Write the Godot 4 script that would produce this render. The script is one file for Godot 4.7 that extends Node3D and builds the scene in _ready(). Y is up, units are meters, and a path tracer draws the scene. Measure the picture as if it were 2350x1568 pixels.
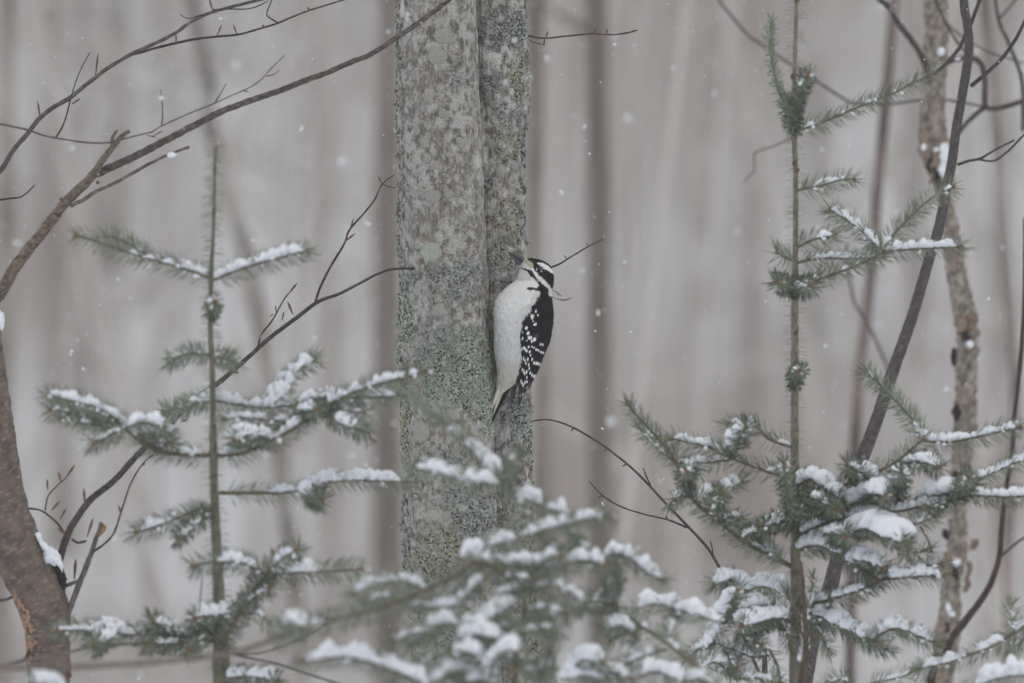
extends Node3D
# A black and white woodpecker on a lichen covered trunk in a snowy wood, seen through a long lens.
# Shapes are laid out in the units of a 2350 x 1568 picture at a distance in metres: at3(x, y, distance).

const CAM_Y := 1.6
const K := 0.08995 / 2350.0
const BIRD_Z := 15.638
const Q := 0.2927 * K * 15.62          # metres per unit of the bird's own drawing

var rng := RandomNumberGenerator.new()
var nz := FastNoiseLite.new()          # broad noise, about one wave a unit
var cell := FastNoiseLite.new()
var M := {}

# ------------------------------------------------------------------ mesh helpers
class MB:
	var v := PackedVector3Array()
	var c := PackedColorArray()
	var i := PackedInt32Array()
	func add(p: Vector3, col: Color) -> int:
		v.append(p); c.append(col)
		return v.size() - 1
	func tri(a: int, b: int, d: int) -> void:
		i.append(a); i.append(b); i.append(d)
	func quad(a: int, b: int, d: int, e: int) -> void:
		i.append(a); i.append(b); i.append(d); i.append(a); i.append(d); i.append(e)

func mesh_of(b: MB, m: Material) -> ArrayMesh:
	var arr := []
	arr.resize(Mesh.ARRAY_MAX)
	arr[Mesh.ARRAY_VERTEX] = b.v
	arr[Mesh.ARRAY_COLOR] = b.c
	arr[Mesh.ARRAY_INDEX] = b.i
	var st := SurfaceTool.new()
	st.create_from_arrays(arr)
	st.generate_normals()
	st.set_material(m)
	return st.commit()

func part(called: String, b: MB, m: Material, parent: Node3D = null, label := "", kind := "") -> MeshInstance3D:
	var o := MeshInstance3D.new()
	o.name = called
	o.mesh = mesh_of(b, m)
	if label != "": o.set_meta("label", label)
	if kind != "": o.set_meta("kind", kind)
	(parent if parent else self).add_child(o, true)
	return o

func thing(called: String, label: String, category: String, at := Vector3.ZERO, group := "") -> Node3D:
	var o := Node3D.new()
	o.name = called
	o.position = at
	tag(o, label, category, group)
	add_child(o, true)
	return o

func tag(o: Node3D, label: String, category := "", group := "") -> void:
	o.set_meta("label", label)
	if category != "": o.set_meta("category", category)
	if group != "": o.set_meta("group", group)

func at3(x: float, y: float, z: float) -> Vector3:
	return Vector3((x - 1175.0) * K * z, CAM_Y - (y - 784.0) * K * z, -z)

func col(r: float, g: float, b: float) -> Color:
	return Color(r, g, b)

func mat(called: String, rough: float, spec := 0.35) -> StandardMaterial3D:
	var m := StandardMaterial3D.new()
	m.resource_name = called
	m.vertex_color_use_as_albedo = true
	m.roughness = rough
	m.metallic_specular = spec
	m.cull_mode = BaseMaterial3D.CULL_DISABLED
	return m

func grain(m: StandardMaterial3D, freq: float, scale: Vector3, strength: float, s: int) -> void:
	var n := FastNoiseLite.new()
	n.seed = s
	n.noise_type = FastNoiseLite.TYPE_SIMPLEX_SMOOTH
	n.frequency = freq
	n.fractal_octaves = 4
	var t := NoiseTexture2D.new()
	t.width = 512; t.height = 512
	t.seamless = true
	t.as_normal_map = true
	t.bump_strength = 6.0
	t.noise = n
	m.normal_enabled = true
	m.normal_texture = t
	m.normal_scale = strength
	m.uv1_triplanar = true
	m.uv1_world_triplanar = true
	m.uv1_scale = scale

# Catmull-Rom through [x, y, r, ...] from distance za to zb; returns {p, r, l}
func spline(a: Array, za: float, zb: float, step: float) -> Dictionary:
	var n := a.size() / 3
	var ctrl: Array[Vector3] = []
	var rad: Array[float] = []
	var run := [0.0]
	for i in range(1, n):
		run.append(run[i - 1] + Vector2(a[i * 3] - a[i * 3 - 3], a[i * 3 + 1] - a[i * 3 - 2]).length())
	for i in n:
		var z: float = lerpf(za, zb, run[i] / maxf(run[n - 1], 0.001))
		ctrl.append(at3(a[i * 3], a[i * 3 + 1], z))
		rad.append(a[i * 3 + 2] * K * z)
	return smooth_path(ctrl, rad, step)

func smooth_path(ctrl: Array[Vector3], rad: Array[float], step: float) -> Dictionary:
	var p := PackedVector3Array()
	var r := PackedFloat32Array()
	var l := PackedFloat32Array()
	var n := ctrl.size()
	var run := 0.0
	for i in n - 1:
		var p0: Vector3 = ctrl[maxi(i - 1, 0)]
		var p1: Vector3 = ctrl[i]
		var p2: Vector3 = ctrl[i + 1]
		var p3: Vector3 = ctrl[mini(i + 2, n - 1)]
		var m := maxi(2, int(ceil(p1.distance_to(p2) / step)))
		for k in m + (1 if i == n - 2 else 0):
			var t := float(k) / m
			var q := p1.cubic_interpolate(p2, p0, p3, t)
			if p.size() > 0: run += q.distance_to(p[p.size() - 1])
			p.append(q); r.append(lerpf(rad[i], rad[i + 1], t)); l.append(run)
	return {"p": p, "r": r, "l": l}

func tangent(p: PackedVector3Array, i: int) -> Vector3:
	return (p[mini(i + 1, p.size() - 1)] - p[maxi(i - 1, 0)]).normalized()

# A bark tube. how: {a, b, dark: colours; rough: radius noise share; len: dashes; segs}
func tube(b: MB, s: Dictionary, how: Dictionary) -> void:
	var p: PackedVector3Array = s.p
	var segs: int = how.get("segs", 8)
	var rough: float = how.get("rough", 0.12)
	var fq: float = how.get("freq", 90.0)
	var ca: Color = how.a
	var cb: Color = how.b
	var dark: Color = how.get("dark", cb * 0.5)
	var lent: float = how.get("lent", 0.0)
	var nrm := Vector3.UP
	var t0 := tangent(p, 0)
	if absf(t0.dot(nrm)) > 0.9: nrm = Vector3.RIGHT
	nrm = (nrm - t0 * nrm.dot(t0)).normalized()
	var first := b.v.size()
	for i in p.size():
		var t := tangent(p, i)
		nrm = (nrm - t * nrm.dot(t)).normalized()
		var bi := t.cross(nrm)
		var r: float = s.r[i]
		for k in segs:
			var ang := TAU * k / segs
			var d := nrm * cos(ang) + bi * sin(ang)
			var q := p[i] + d * r
			var w := nz.get_noise_3dv(q * fq)
			var f := nz.get_noise_3dv(q * fq * 3.1 + Vector3(7, 1, 3))
			var cc := ca.lerp(cb, clampf(0.5 + 0.9 * w, 0, 1))
			if f < -0.28: cc = cc.lerp(dark, clampf((-0.28 - f) * 4.0, 0, 0.8))
			if lent > 0.0:
				var dsh := nz.get_noise_3d(ang * 2.6, s.l[i] * 430.0, 5.0)
				if dsh > 0.40: cc = cc.lerp(how.lc, clampf((dsh - 0.40) * 6.0, 0, 1) * lent)
			b.add(p[i] + d * r * (1.0 + rough * w + rough * 0.5 * f), cc)
	for i in p.size() - 1:
		for k in segs:
			var a0 := first + i * segs + k
			var a1 := first + i * segs + (k + 1) % segs
			b.quad(a0, a0 + segs, a1 + segs, a1)
	for e in [0, p.size() - 1]:
		var mid := b.add(p[e] + tangent(p, e) * s.r[e] * (0.5 if e > 0 else -0.5), b.c[first + e * segs])
		for k in segs:
			var k0: int = first + e * segs + k
			var k1: int = first + e * segs + (k + 1) % segs
			if e > 0: b.tri(k0, mid, k1)
			else: b.tri(k0, k1, mid)

func limb(parent: Node3D, called: String, a: Array, za: float, zb: float, how: Dictionary, label := "") -> MeshInstance3D:
	var b := MB.new()
	tube(b, spline(a, za, zb, how.get("step", 0.006)), how)
	return part(called, b, M.bark, parent, label)

# a slim pointed bud or short spur from (x, y) to (x2, y2)
func bud(parent: Node3D, x: float, y: float, x2: float, y2: float, z: float, w := 2.6, called := "bud") -> void:
	limb(parent, called, [x, y, 1.2, lerpf(x, x2, 0.35), lerpf(y, y2, 0.35), w * 0.75, lerpf(x, x2, 0.65), lerpf(y, y2, 0.65), w, x2, y2, 0.5], z, z + 0.004, {"a": col(0.13, 0.075, 0.05), "b": col(0.2, 0.12, 0.08), "segs": 6, "step": 0.003})

# a rough lump of snow: an icosphere-like ball, displaced
func lump(b: MB, at: Vector3, size: Vector3, s: float, rings := 5, segs := 8, rough := 0.35) -> void:
	var first := b.v.size()
	for i in rings + 1:
		var th := PI * i / rings
		for k in segs:
			var ph := TAU * k / segs
			var d := Vector3(sin(th) * cos(ph), cos(th), sin(th) * sin(ph))
			var w := 1.0 + rough * nz.get_noise_3dv(d * 1.6 + Vector3(s, s * 0.37, 0))
			b.add(at + d * size * w, M.snowc)
			if i == 0 or i == rings: break
	# poles hold one vertex each
	for i in rings:
		for k in segs:
			var k1 := (k + 1) % segs
			var r0 := first + 1 + (i - 1) * segs
			if i == 0: b.tri(first, first + 1 + k1, first + 1 + k)
			elif i == rings - 1: b.tri(r0 + k, r0 + k1, r0 + segs)
			else: b.quad(r0 + k, r0 + k1, r0 + segs + k1, r0 + segs + k)

# snow lying along part of a path, t0..t1 of its length, h metres deep
func snow_on(b: MB, s: Dictionary, t0: float, t1: float, h: float, wide := 0.75) -> void:
	var p: PackedVector3Array = s.p
	var total: float = s.l[s.l.size() - 1]
	var n := maxi(5, int((t1 - t0) * total / 0.0017))
	var segs := 14
	var first := b.v.size()
	var j := 0
	var off := rng.randf() * 50.0
	for i in n + 1:
		var u := float(i) / n
		var want := lerpf(t0, t1, u) * total
		while j < p.size() - 2 and s.l[j + 1] < want: j += 1
		var f: float = clampf((want - s.l[j]) / maxf(s.l[j + 1] - s.l[j], 1e-6), 0, 1)
		var c := p[j].lerp(p[j + 1], f)
		var t := tangent(p, j)
		var side := t.cross(Vector3.UP)
		if side.length() < 0.3: side = Vector3(0, 0, 1)
		side = side.normalized()
		var up := side.cross(t).normalized()
		if up.y < 0: up = -up
		up = (up + Vector3.UP * 0.8).normalized()
		var ends := pow(clampf(minf(u, 1.0 - u) * (t1 - t0) * total / (h * 0.8), 0.0, 1.0), 0.55)
		var w1 := nz.get_noise_2d(want * 60.0 + off, off)
		var w2 := nz.get_noise_2d(want * 120.0 + off, off + 9.0)
		var e := ends * clampf(0.90 + 0.36 * w1 + 0.14 * w2, 0.4, 1.25)
		if i == 0 or i == n: e = 0.02
		c += up * (s.r[j] * 0.4 + h * 0.36 * e) + side * h * 0.3 * w2
		for k in segs:
			var ang := TAU * k / segs
			var y := sin(ang)
			var q := c + side * cos(ang) * h * wide * e + up * y * h * (0.56 if y > 0 else 0.34) * e
			var w := nz.get_noise_3dv(q * 150.0) * 0.22 + nz.get_noise_3dv(q * 420.0) * 0.12 + nz.get_noise_3dv(q * 900.0) * 0.05
			q += (q - c) * w
			b.add(q, M.snowc)
	for i in n:
		for k in segs:
			var a0 := first + i * segs + k
			var a1 := first + i * segs + (k + 1) % segs
			b.quad(a0, a0 + segs, a1 + segs, a1)

# fir needles around part of a path
func needles_on(b: MB, s: Dictionary, length: float, per_m: float, t0 := 0.0, t1 := 1.0, lean := 60.0, wide := 0.0013, tuft := true, top := 0.8) -> void:
	var p: PackedVector3Array = s.p
	var total: float = s.l[s.l.size() - 1]
	var roll := rng.randfn(0, 0.3)
	var n := int((t1 - t0) * total * per_m * (1.05 if tuft else 1.0)) + (14 if tuft else 0)
	for q in n:
		var end := tuft and q < 14
		var want := total * (rng.randf_range(0.97, 1.0) if end else lerpf(t0, t1, (q - (13.0 if tuft else 0.0) + rng.randf_range(-0.9, 0.9)) / maxf(n - 14.0, 1.0)))
		want = clampf(want, 0.0, total)
		var j := clampi(s.l.bsearch(want) - 1, 0, p.size() - 2)
		var c := p[j].lerp(p[j + 1], clampf((want - s.l[j]) / maxf(s.l[j + 1] - s.l[j], 1e-6), 0, 1))
		var t := tangent(p, j)
		var up := Vector3.UP - t * t.y
		if up.length() < 0.25: up = Vector3(0, 0, 1) - t * t.z
		up = up.normalized()
		var bi := t.cross(up)
		var ph := rng.randf_range(-PI, PI)
		if tuft and rng.randf() < 0.62: ph = (0.0 if q % 2 == 0 else PI) + roll + rng.randfn(0, 0.42)
		if absf(ph) < 0.9 and rng.randf() > top: ph = PI - ph * 1.2
		var an := deg_to_rad(rng.randfn(lean, 5.0))
		if end: an = deg_to_rad(rng.randf_range(8.0, 55.0))
		var out := up * cos(ph) + bi * sin(ph)
		var d := (t * cos(an) + out * sin(an)).normalized()
		var ln := length * rng.randf_range(0.72, 1.12)
		var w := d.cross(out.cross(d) if absf(d.dot(out)) < 0.95 else up).normalized()
		w = d.cross(t).normalized() if d.cross(t).length() > 0.05 else bi
		var th := d.cross(w)
		var hw := wide * 0.5 * rng.randf_range(0.85, 1.15)
		var tone := rng.randf()
		var cc := col(0.165, 0.205, 0.130).lerp(col(0.250, 0.290, 0.180), tone)
		if rng.randf() < 0.30: cc = col(0.37, 0.405, 0.34)
		var bend := t * ln * rng.randf_range(0.06, 0.20) + Vector3.DOWN * ln * rng.randf_range(-0.02, 0.06)
		var c0: Vector3 = c + out * s.r[j] * 0.6
		var c1: Vector3 = c0 + d * ln * 0.55 + bend * 0.3
		var c2: Vector3 = c0 + d * ln + bend
		var f := b.v.size()
		b.add(c0 + w * hw * 0.6, cc); b.add(c0 - w * hw * 0.6, cc); b.add(c0 + th * hw * 0.5, cc)
		b.add(c1 + w * hw, cc); b.add(c1 - w * hw, cc); b.add(c1 + th * hw * 0.6, cc)
		b.add(c2, cc * 1.1)
		for k in 3:
			var k1 := (k + 1) % 3
			b.quad(f + k, f + 3 + k, f + 3 + k1, f + k1)
			b.tri(f + 3 + k, f + 6, f + 3 + k1)

const TWIG_A := Color(0.17, 0.15, 0.095)
const TWIG_B := Color(0.25, 0.20, 0.135)

# one fir branch: xy = [x, y, x, y, ...] from its foot to its tip. o: {z: distance at the tip, r, snow: [t0, t1, depth, ...], n: needles a metre, len: needle length, bud}
func fir(tree: Node3D, xy: Array, z0: float, o := {}) -> void:
	var a := []
	var n := xy.size() / 2
	var r0: float = o.get("r", 3.6)
	for i in n:
		a.append(float(xy[i * 2])); a.append(float(xy[i * 2 + 1])); a.append(lerpf(r0, 2.2, float(i) / (n - 1)))
	var z1: float = o.get("z", z0 + rng.randf_range(-0.07, 0.07))
	var s := spline(a, z0, z1, 0.006)
	var b := MB.new()
	tube(b, s, {"a": o.get("ca", TWIG_A), "b": o.get("cb", TWIG_B), "segs": 7, "rough": 0.2})
	var br := part("branch", b, M.bark, tree)
	var nb := MB.new()
	var per: float = o.get("n", 1700.0)
	needles_on(nb, s, o.get("len", 0.0212) * 1.04, per, o.get("n0", 0.04), 1.0, o.get("lean", 66.0), 0.00160, true, o.get("top", 1.0))
	part("needles", nb, M.needle, br, "", "stuff")
	if o.has("snow"):
		var sb := MB.new()
		var sn: Array = o.snow
		for i in sn.size() / 3:
			var h: float = (sn[i * 3 + 2] if sn[i * 3 + 2] < 30 else 30.0 + (sn[i * 3 + 2] - 30.0) * 0.45) * 1.0 * K * z0
			snow_on(sb, s, sn[i * 3], sn[i * 3 + 1], h, o.get("wide", 0.72))
			var total: float = s.l[s.l.size() - 1]
			for q in int((sn[i * 3 + 1] - sn[i * 3]) * total * 170.0):
				var j := clampi(s.l.bsearch(rng.randf_range(sn[i * 3], sn[i * 3 + 1]) * total), 0, s.p.size() - 1)
				var sz := rng.randf_range(0.0008, 0.0027)
				lump(sb, s.p[j] + Vector3(rng.randfn(0, 0.003), rng.randf_range(-0.006, h * 0.9), rng.randfn(0, 0.007)), Vector3(sz * 1.3, sz, sz * 1.2), rng.randf() * 90.0, 4, 6)
		part("snow", sb, M.snow, br, "", "stuff")
	elif o.get("frost", true):
		var sb := MB.new()
		var total: float = s.l[s.l.size() - 1]
		for q in int(total * 190.0):
			var j := clampi(s.l.bsearch(rng.randf_range(0.05, 0.95) * total), 0, s.p.size() - 1)
			var sz := rng.randf_range(0.0008, 0.0020)
			if q == 0 and total > 0.03 and s.p[0].distance_to(s.p[s.p.size() - 1]) > 0.025:
				var f0 := rng.randf_range(0.05, 0.35)
				snow_on(sb, s, f0, f0 + rng.randf_range(0.2, 0.3), 10.0 * K * z0, 0.8)
				snow_on(sb, s, f0 + 0.34, minf(f0 + 0.60, 0.98), 11.0 * K * z0, 0.8)
			lump(sb, s.p[j] + Vector3(rng.randfn(0, 0.003), rng.randf_range(-0.004, 0.007), rng.randfn(0, 0.006)), Vector3(sz * 1.5, sz, sz * 1.2), rng.randf() * 90.0, 4, 6)
		if sb.v.size() > 0: part("snow", sb, M.snow, br, "", "stuff")
	if o.get("bud", true):
		var bb := MB.new()
		var e: Vector3 = s.p[s.p.size() - 1]
		for q in 3:
			lump(bb, e + Vector3(rng.randfn(0, 0.0012), rng.randfn(0, 0.0012), rng.randfn(0, 0.0012)) + tangent(s.p, s.p.size() - 1) * 0.0015, Vector3(0.0022, 0.0024, 0.0022), q * 5.0, 5, 7, 0.2)
		for q in bb.c.size(): bb.c[q] = col(0.30, 0.155, 0.085)
		part("bud", bb, M.bark, br)

# the stem of a fir: [x, y, r, ...] downwards; needles stick out of the young top
func fir_stem(tree: Node3D, a: Array, z: float, young: float, per_m: float, ca: Color, cb: Color) -> void:
	var foot: float = a[a.size() - 3]
	var rf: float = a[a.size() - 1]
	var gy := 784.0 + CAM_Y / (K * z)
	var pts := a.duplicate()
	pts.append_array([foot, lerpf(1568.0, gy, 0.5), rf * 1.2, foot, gy, rf * 1.5])
	var s := spline(pts, z, z, 0.008)
	var b := MB.new()
	tube(b, s, {"a": ca, "b": cb, "segs": 10, "rough": 0.1})
	var st := part("stem", b, M.bark, tree)
	var nb := MB.new()
	needles_on(nb, s, 0.0185, per_m * 1.9, 0.0, young, 90.0, 0.0015, false, 1.0)
	part("needles", nb, M.needle, st, "", "stuff")

# ------------------------------------------------------------------ the lichen covered tree
# two stems: [y, left edge, right edge]; z of the stem's axis
var stems := [
	{"z": 15.655, "rows": [-7000, 968, 1030, -2700, 935, 1055, -900, 912, 1080, -60, 909, 1092, 100, 911, 1096, 200, 913, 1100, 400, 917, 1108, 600, 918, 1116, 800, 917, 1125, 950, 919, 1131, 1100, 924, 1138, 1300, 931, 1144, 1400, 940, 1148, 1640, 947, 1152, 2400, 960, 1170, 3350, 930, 1200, 3500, 890, 1240]},
	{"z": 15.715, "rows": [-7000, 1180, 1235, -2700, 1120, 1230, -900, 1090, 1222, -60, 1062, 1204, 100, 1066, 1209, 200, 1068, 1211, 330, 1068, 1205, 500, 1070, 1203, 700, 1074, 1206, 850, 1080, 1213, 930, 1082, 1219, 1100, 1086, 1220, 1280, 1092, 1224, 1400, 1102, 1240, 1640, 1108, 1250, 2400, 1100, 1265, 3350, 1080, 1300, 3500, 1040, 1350]},
]
# lichen areas: stem, x, y, half width, half height, strength, colour (0 grey green, 1 pale green, 2 yellow green, 3 dark grey, 4 tan)
var zones := [
	[0, 1048, 640, 62, 52, 0.8, 0], [0, 1000, 775, 48, 45, 0.7, 0], [0, 1065, 845, 62, 90, 1.0, 1], [0, 1075, 820, 44, 60, 1.0, 1], [0, 1030, 900, 60, 40, 0.8, 1], [0, 1010, 810, 50, 50, 0.7, 0],
	[0, 934, 720, 18, 60, 0.9, 1], [0, 930, 970, 16, 80, 0.9, 2], [0, 928, 860, 12, 40, 0.7, 3], [0, 1010, 1262, 62, 62, 0.95, 2], [0, 1085, 1175, 52, 70, 0.9, 0],
	[0, 1020, 1060, 70, 30, 0.55, 0], [0, 1075, 1130, 60, 40, 0.5, 0], [0, 948, 1095, 22, 40, 0.6, 0], [0, 1112, 940, 22, 70, 0.9, 1], [0, 1060, 1460, 60, 40, 0.6, 0],
	[0, 975, 1420, 30, 70, 0.5, 2], [0, 940, 640, 22, 30, 0.6, 0], [0, 920, 330, 10, 190, 0.55, 3], [0, 1055, 180, 30, 34, 0.5, 0], [0, 960, 1380, 40, 40, 0.5, 3],
	[1, 1150, 70, 46, 55, 0.85, 3], [1, 1192, 60, 18, 60, 0.8, 0], [1, 1187, 180, 24, 60, 0.95, 2], [1, 1130, 185, 26, 45, 0.85, 3], [1, 1208, 190, 14, 80, 1.0, 2], [1, 1168, 265, 34, 50, 0.7, 0],
	[1, 1170, 330, 30, 40, 0.7, 2], [1, 1122, 425, 18, 30, 0.8, 3], [1, 1150, 500, 40, 60, 0.6, 4], [1, 1150, 605, 42, 58, 0.95, 0], [1, 1168, 575, 34, 34, 0.9, 2], [1, 1196, 960, 26, 55, 1.0, 0], [1, 1165, 945, 30, 30, 0.8, 3],
	[1, 1210, 1010, 14, 50, 1.0, 1], [1, 1150, 1060, 26, 50, 0.6, 3], [1, 1215, 1235, 14, 45, 0.8, 2], [1, 1235, 1420, 22, 90, 0.9, 2], [1, 1180, 1440, 50, 60, 0.7, 0], [1, 1208, 1120, 14, 30, 0.6, 3], [1, 1170, 1180, 40, 60, 0.4, 0], [0, 912, 120, 7, 160, 1.0, 3], [0, 917, 560, 7, 150, 1.0, 0], [0, 917, 820, 8, 160, 1.0, 1], [0, 931, 1280, 8, 150, 1.0, 3], [1, 1204, 420, 8, 130, 1.0, 3], [1, 1210, 60, 8, 90, 1.0, 0], [1, 1221, 1130, 8, 110, 1.0, 2], [1, 1190, 470, 16, 60, 0.7, 4],
]
const LICHEN := [Color(0.40, 0.425, 0.40), Color(0.45, 0.505, 0.42), Color(0.43, 0.44, 0.325), Color(0.36, 0.37, 0.355), Color(0.44, 0.415, 0.33)]

func edges(side: int, y: float) -> Vector2:
	var r: Array = stems[side].rows
	for i in r.size() / 3 - 1:
		if y <= r[i * 3 + 3] or i == r.size() / 3 - 2:
			var t := clampf((y - r[i * 3]) / (r[i * 3 + 3] - r[i * 3]), 0, 1)
			return Vector2(lerpf(r[i * 3 + 1], r[i * 3 + 4], t), lerpf(r[i * 3 + 2], r[i * 3 + 5], t))
	return Vector2.ZERO

func on_stem(side: int, th: float, y: float, out := 0.0) -> Vector3:
	var e := edges(side, y)
	var z: float = stems[side].z
	var r := (e.y - e.x) * 0.5 * K * z
	r *= 1.0 + (0.035 if side == 0 else 0.075) * nz.get_noise_3d(sin(th) * 1.3 + side * 30.0, y * 0.006, cos(th) * 1.3)
	r += out
	return at3((e.x + e.y) * 0.5, y, z) + Vector3(sin(th) * r, 0, cos(th) * r)

func angle_at(side: int, x: float, y: float) -> float:
	var e := edges(side, y)
	return asin(clampf((x - (e.x + e.y) * 0.5) / maxf((e.y - e.x) * 0.5, 1.0), -1, 1))

func stem_mesh(side: int) -> MB:
	var b := MB.new()
	var ys := PackedFloat32Array()
	var y := -7000.0
	while y < 3490.0:
		ys.append(y)
		y += 1.6 if y > -40.0 and y < 1610.0 else 20.0
	var ths := PackedFloat32Array()
	for k in 150: ths.append(deg_to_rad(lerpf(-104.0, 104.0, k / 150.0)))
	for k in 18: ths.append(deg_to_rad(lerpf(104.0, 256.0, k / 18.0)))
	var n := ths.size()
	var mine := []
	for q in zones: if q[0] == side: mine.append(q)
	for yy in ys:
		var e := edges(side, yy)
		var cx := (e.x + e.y) * 0.5
		var hw := (e.y - e.x) * 0.5
		for th in ths:
			var p := on_stem(side, th, yy)
			var broad := nz.get_noise_3d(p.x * 22.0, p.y * 16.0, p.z * 22.0 + side * 9.0)
			var mid := nz.get_noise_3d(p.x * 75.0, p.y * 60.0, p.z * 75.0)
			var fine := nz.get_noise_3d(p.x * 420.0, p.y * 380.0, p.z * 420.0)
			var streak := nz.get_noise_3d(p.x * 330.0, p.y * 26.0, p.z * 330.0 + 4.0)
			var m2 := nz.get_noise_3d(p.x * 170.0 + 3.0, p.y * 140.0, p.z * 170.0)
			var mosaic := 0.62 * mid + 0.5 * m2 + 0.55 * broad + 0.12 * fine
			var cc := col(0.200, 0.182, 0.152).lerp(col(0.270, 0.250, 0.218), clampf(0.5 + 1.2 * m2 + 0.6 * streak, 0, 1))
			cc = cc.lerp(col(0.355, 0.34, 0.312), smoothstep(-0.22, 0.18, mosaic))
			cc = cc.lerp(col(0.44, 0.43, 0.405), smoothstep(0.26, 0.42, mosaic) * 0.8)
			if side == 1: cc = cc * 1.12
			cc *= 1.0 + 0.32 * fine + (0.10 if side == 0 else 0.22) * streak
			var out := (0.0006 * mid + 0.0004 * streak) * (1.0 if side == 0 else 2.6) + (0.0 if side == 0 else 0.0016 * maxf(broad, -0.2))
			# crusts: round pale patches
			var wp := p + Vector3(mid, fine, mid) * 0.0016
			var cv := cell.get_noise_3d(wp.x, wp.y * 0.85, wp.z)
			var keep := nz.get_noise_3d(p.x * 40.0 + 90.0, p.y * 30.0, p.z * 40.0)
			if cv < -0.62 + 0.34 * keep + 0.10 * fine:
				cc = cc.lerp(col(0.40, 0.39, 0.365) * (1.0 + 0.38 * fine + 0.2 * mid), 0.62)
				out += 0.0004
			if mid < (-0.36 if side == 0 else -0.24) and streak < 0.05: 
				cc = cc.lerp(col(0.10, 0.088, 0.075), 0.5); out -= 0.0007
			if nz.get_noise_3d(p.x * 55.0, p.y * 50.0 + 70.0, p.z * 55.0) > 0.52: cc = cc.lerp(col(0.29, 0.22, 0.13), 0.3)
			if th < 1.85:
				var x := cx + sin(th) * hw
				for q in mine:
					var dx: float = (x - q[1]) / q[3]
					var dy: float = (yy - q[2]) / q[4]
					var d := dx * dx + dy * dy + 0.9 * mid + 0.7 * broad
					if d < 1.0:
						var lc: Color = LICHEN[q[6]]
						var ww: float = q[5] * clampf((1.0 - d) * 1.6, 0, 1)
						var gap := nz.get_noise_3d(p.x * 260.0, p.y * 240.0, p.z * 260.0 + 31.0)
						lc = lc * (1.0 + 0.35 * fine) if gap > 0.06 else col(0.085, 0.078, 0.062)
						cc = cc.lerp(lc, ww * 0.95)
						out += ww * (0.0012 * gap + 0.0008)
			# the crease where the two stems meet
			b.add(p + Vector3(sin(th), 0, cos(th)) * out, cc)
	for i in ys.size() - 1:
		for k in n:
			var a0 := i * n + k
			var a1 := i * n + (k + 1) % n
			b.quad(a0, a1, a1 + n, a0 + n)
	return b

func crust(tree: Node3D, side: int, x: float, y: float, rx: float, ry: float, c: Color) -> void:
	var b := MB.new()
	var th0 := angle_at(side, x, y)
	var e := edges(side, y)
	var hw := (e.y - e.x) * 0.5
	var s := rng.randf() * 100.0
	b.add(on_stem(side, th0, y, 0.0020), c)
	for ring in 2:
		for k in 12:
			var an := TAU * k / 12.0
			var w := (1.0 + 0.26 * nz.get_noise_2d(cos(an) * 1.1 + s, sin(an) * 1.1)) * (0.72 if ring == 0 else 1.0)
			var th := th0 + cos(an) * rx * w / hw
			b.add(on_stem(side, th, y + sin(an) * ry * w, 0.0019 if ring == 0 else 0.0009), c * (0.94 + 0.16 * rng.randf()) if ring == 0 else c * 0.9)
	for k in 12:
		var k1 := (k + 1) % 12
		b.tri(0, 1 + k, 1 + k1)
		b.quad(1 + k, 13 + k, 13 + k1, 1 + k1)
	part("lichen_patch", b, M.lichen, tree)

func leafy_lichen(tree: Node3D, q: Array) -> void:
	var b := MB.new()
	var n := int(q[3] * q[4] * 0.11 * q[5])
	var lc: Color = LICHEN[q[6]]
	for i in n:
		var an := rng.randf() * TAU
		var rr := sqrt(rng.randf()) * 1.1
		var x: float = q[1] + cos(an) * rr * q[3]
		var y: float = q[2] + sin(an) * rr * q[4]
		var e := edges(q[0], y)
		if x < e.x - 8 or x > e.y + 8: continue
		if nz.get_noise_2d(x * 0.05, y * 0.05 + 40.0) < -0.25: continue
		var th := angle_at(q[0], x, y) + rng.randfn(0, 0.12)
		var c := on_stem(q[0], th, y, 0.0013)
		var nrm := Vector3(sin(th), 0, cos(th))
		nrm = (nrm + Vector3(rng.randfn(0, 0.38), rng.randfn(-0.1, 0.38), rng.randfn(0, 0.38))).normalized()
		var u := nrm.cross(Vector3(rng.randfn(0, 1), rng.randfn(0, 1), rng.randfn(0, 1))).normalized()
		var w := nrm.cross(u)
		var size := rng.randf_range(0.0016, 0.0042)
		if q[3] < 12: size *= 1.55
		var tone := lc * rng.randf_range(0.85, 1.45)
		var f := b.v.size()
		b.add(c, tone * 0.75)
		for k in 8:
			var ka := TAU * k / 8.0
			var r := size * (rng.randf_range(0.25, 0.6) if k % 2 == 0 else rng.randf_range(0.7, 1.35))
			b.add(c + (u * cos(ka) + w * sin(ka)) * r + nrm * rng.randf_range(0.0, 0.0020), tone)
		for k in 8: b.tri(f, f + 1 + k, f + 1 + (k + 1) % 8)
	if b.v.size() > 0:
		part("leafy_lichen", b, M.lichen, tree, ["grey green leafy lichen", "pale green leafy lichen", "yellow green leafy lichen", "dark grey curled lichen", "tan crusty lichen"][q[6]], "stuff")

# ------------------------------------------------------------------ the woodpecker, in the units of its own drawing
func bird_at(x: float, y: float, z: float) -> Vector3:
	return Vector3((x - 380.0) * Q, (700.0 - y) * Q, z * Q)

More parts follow.
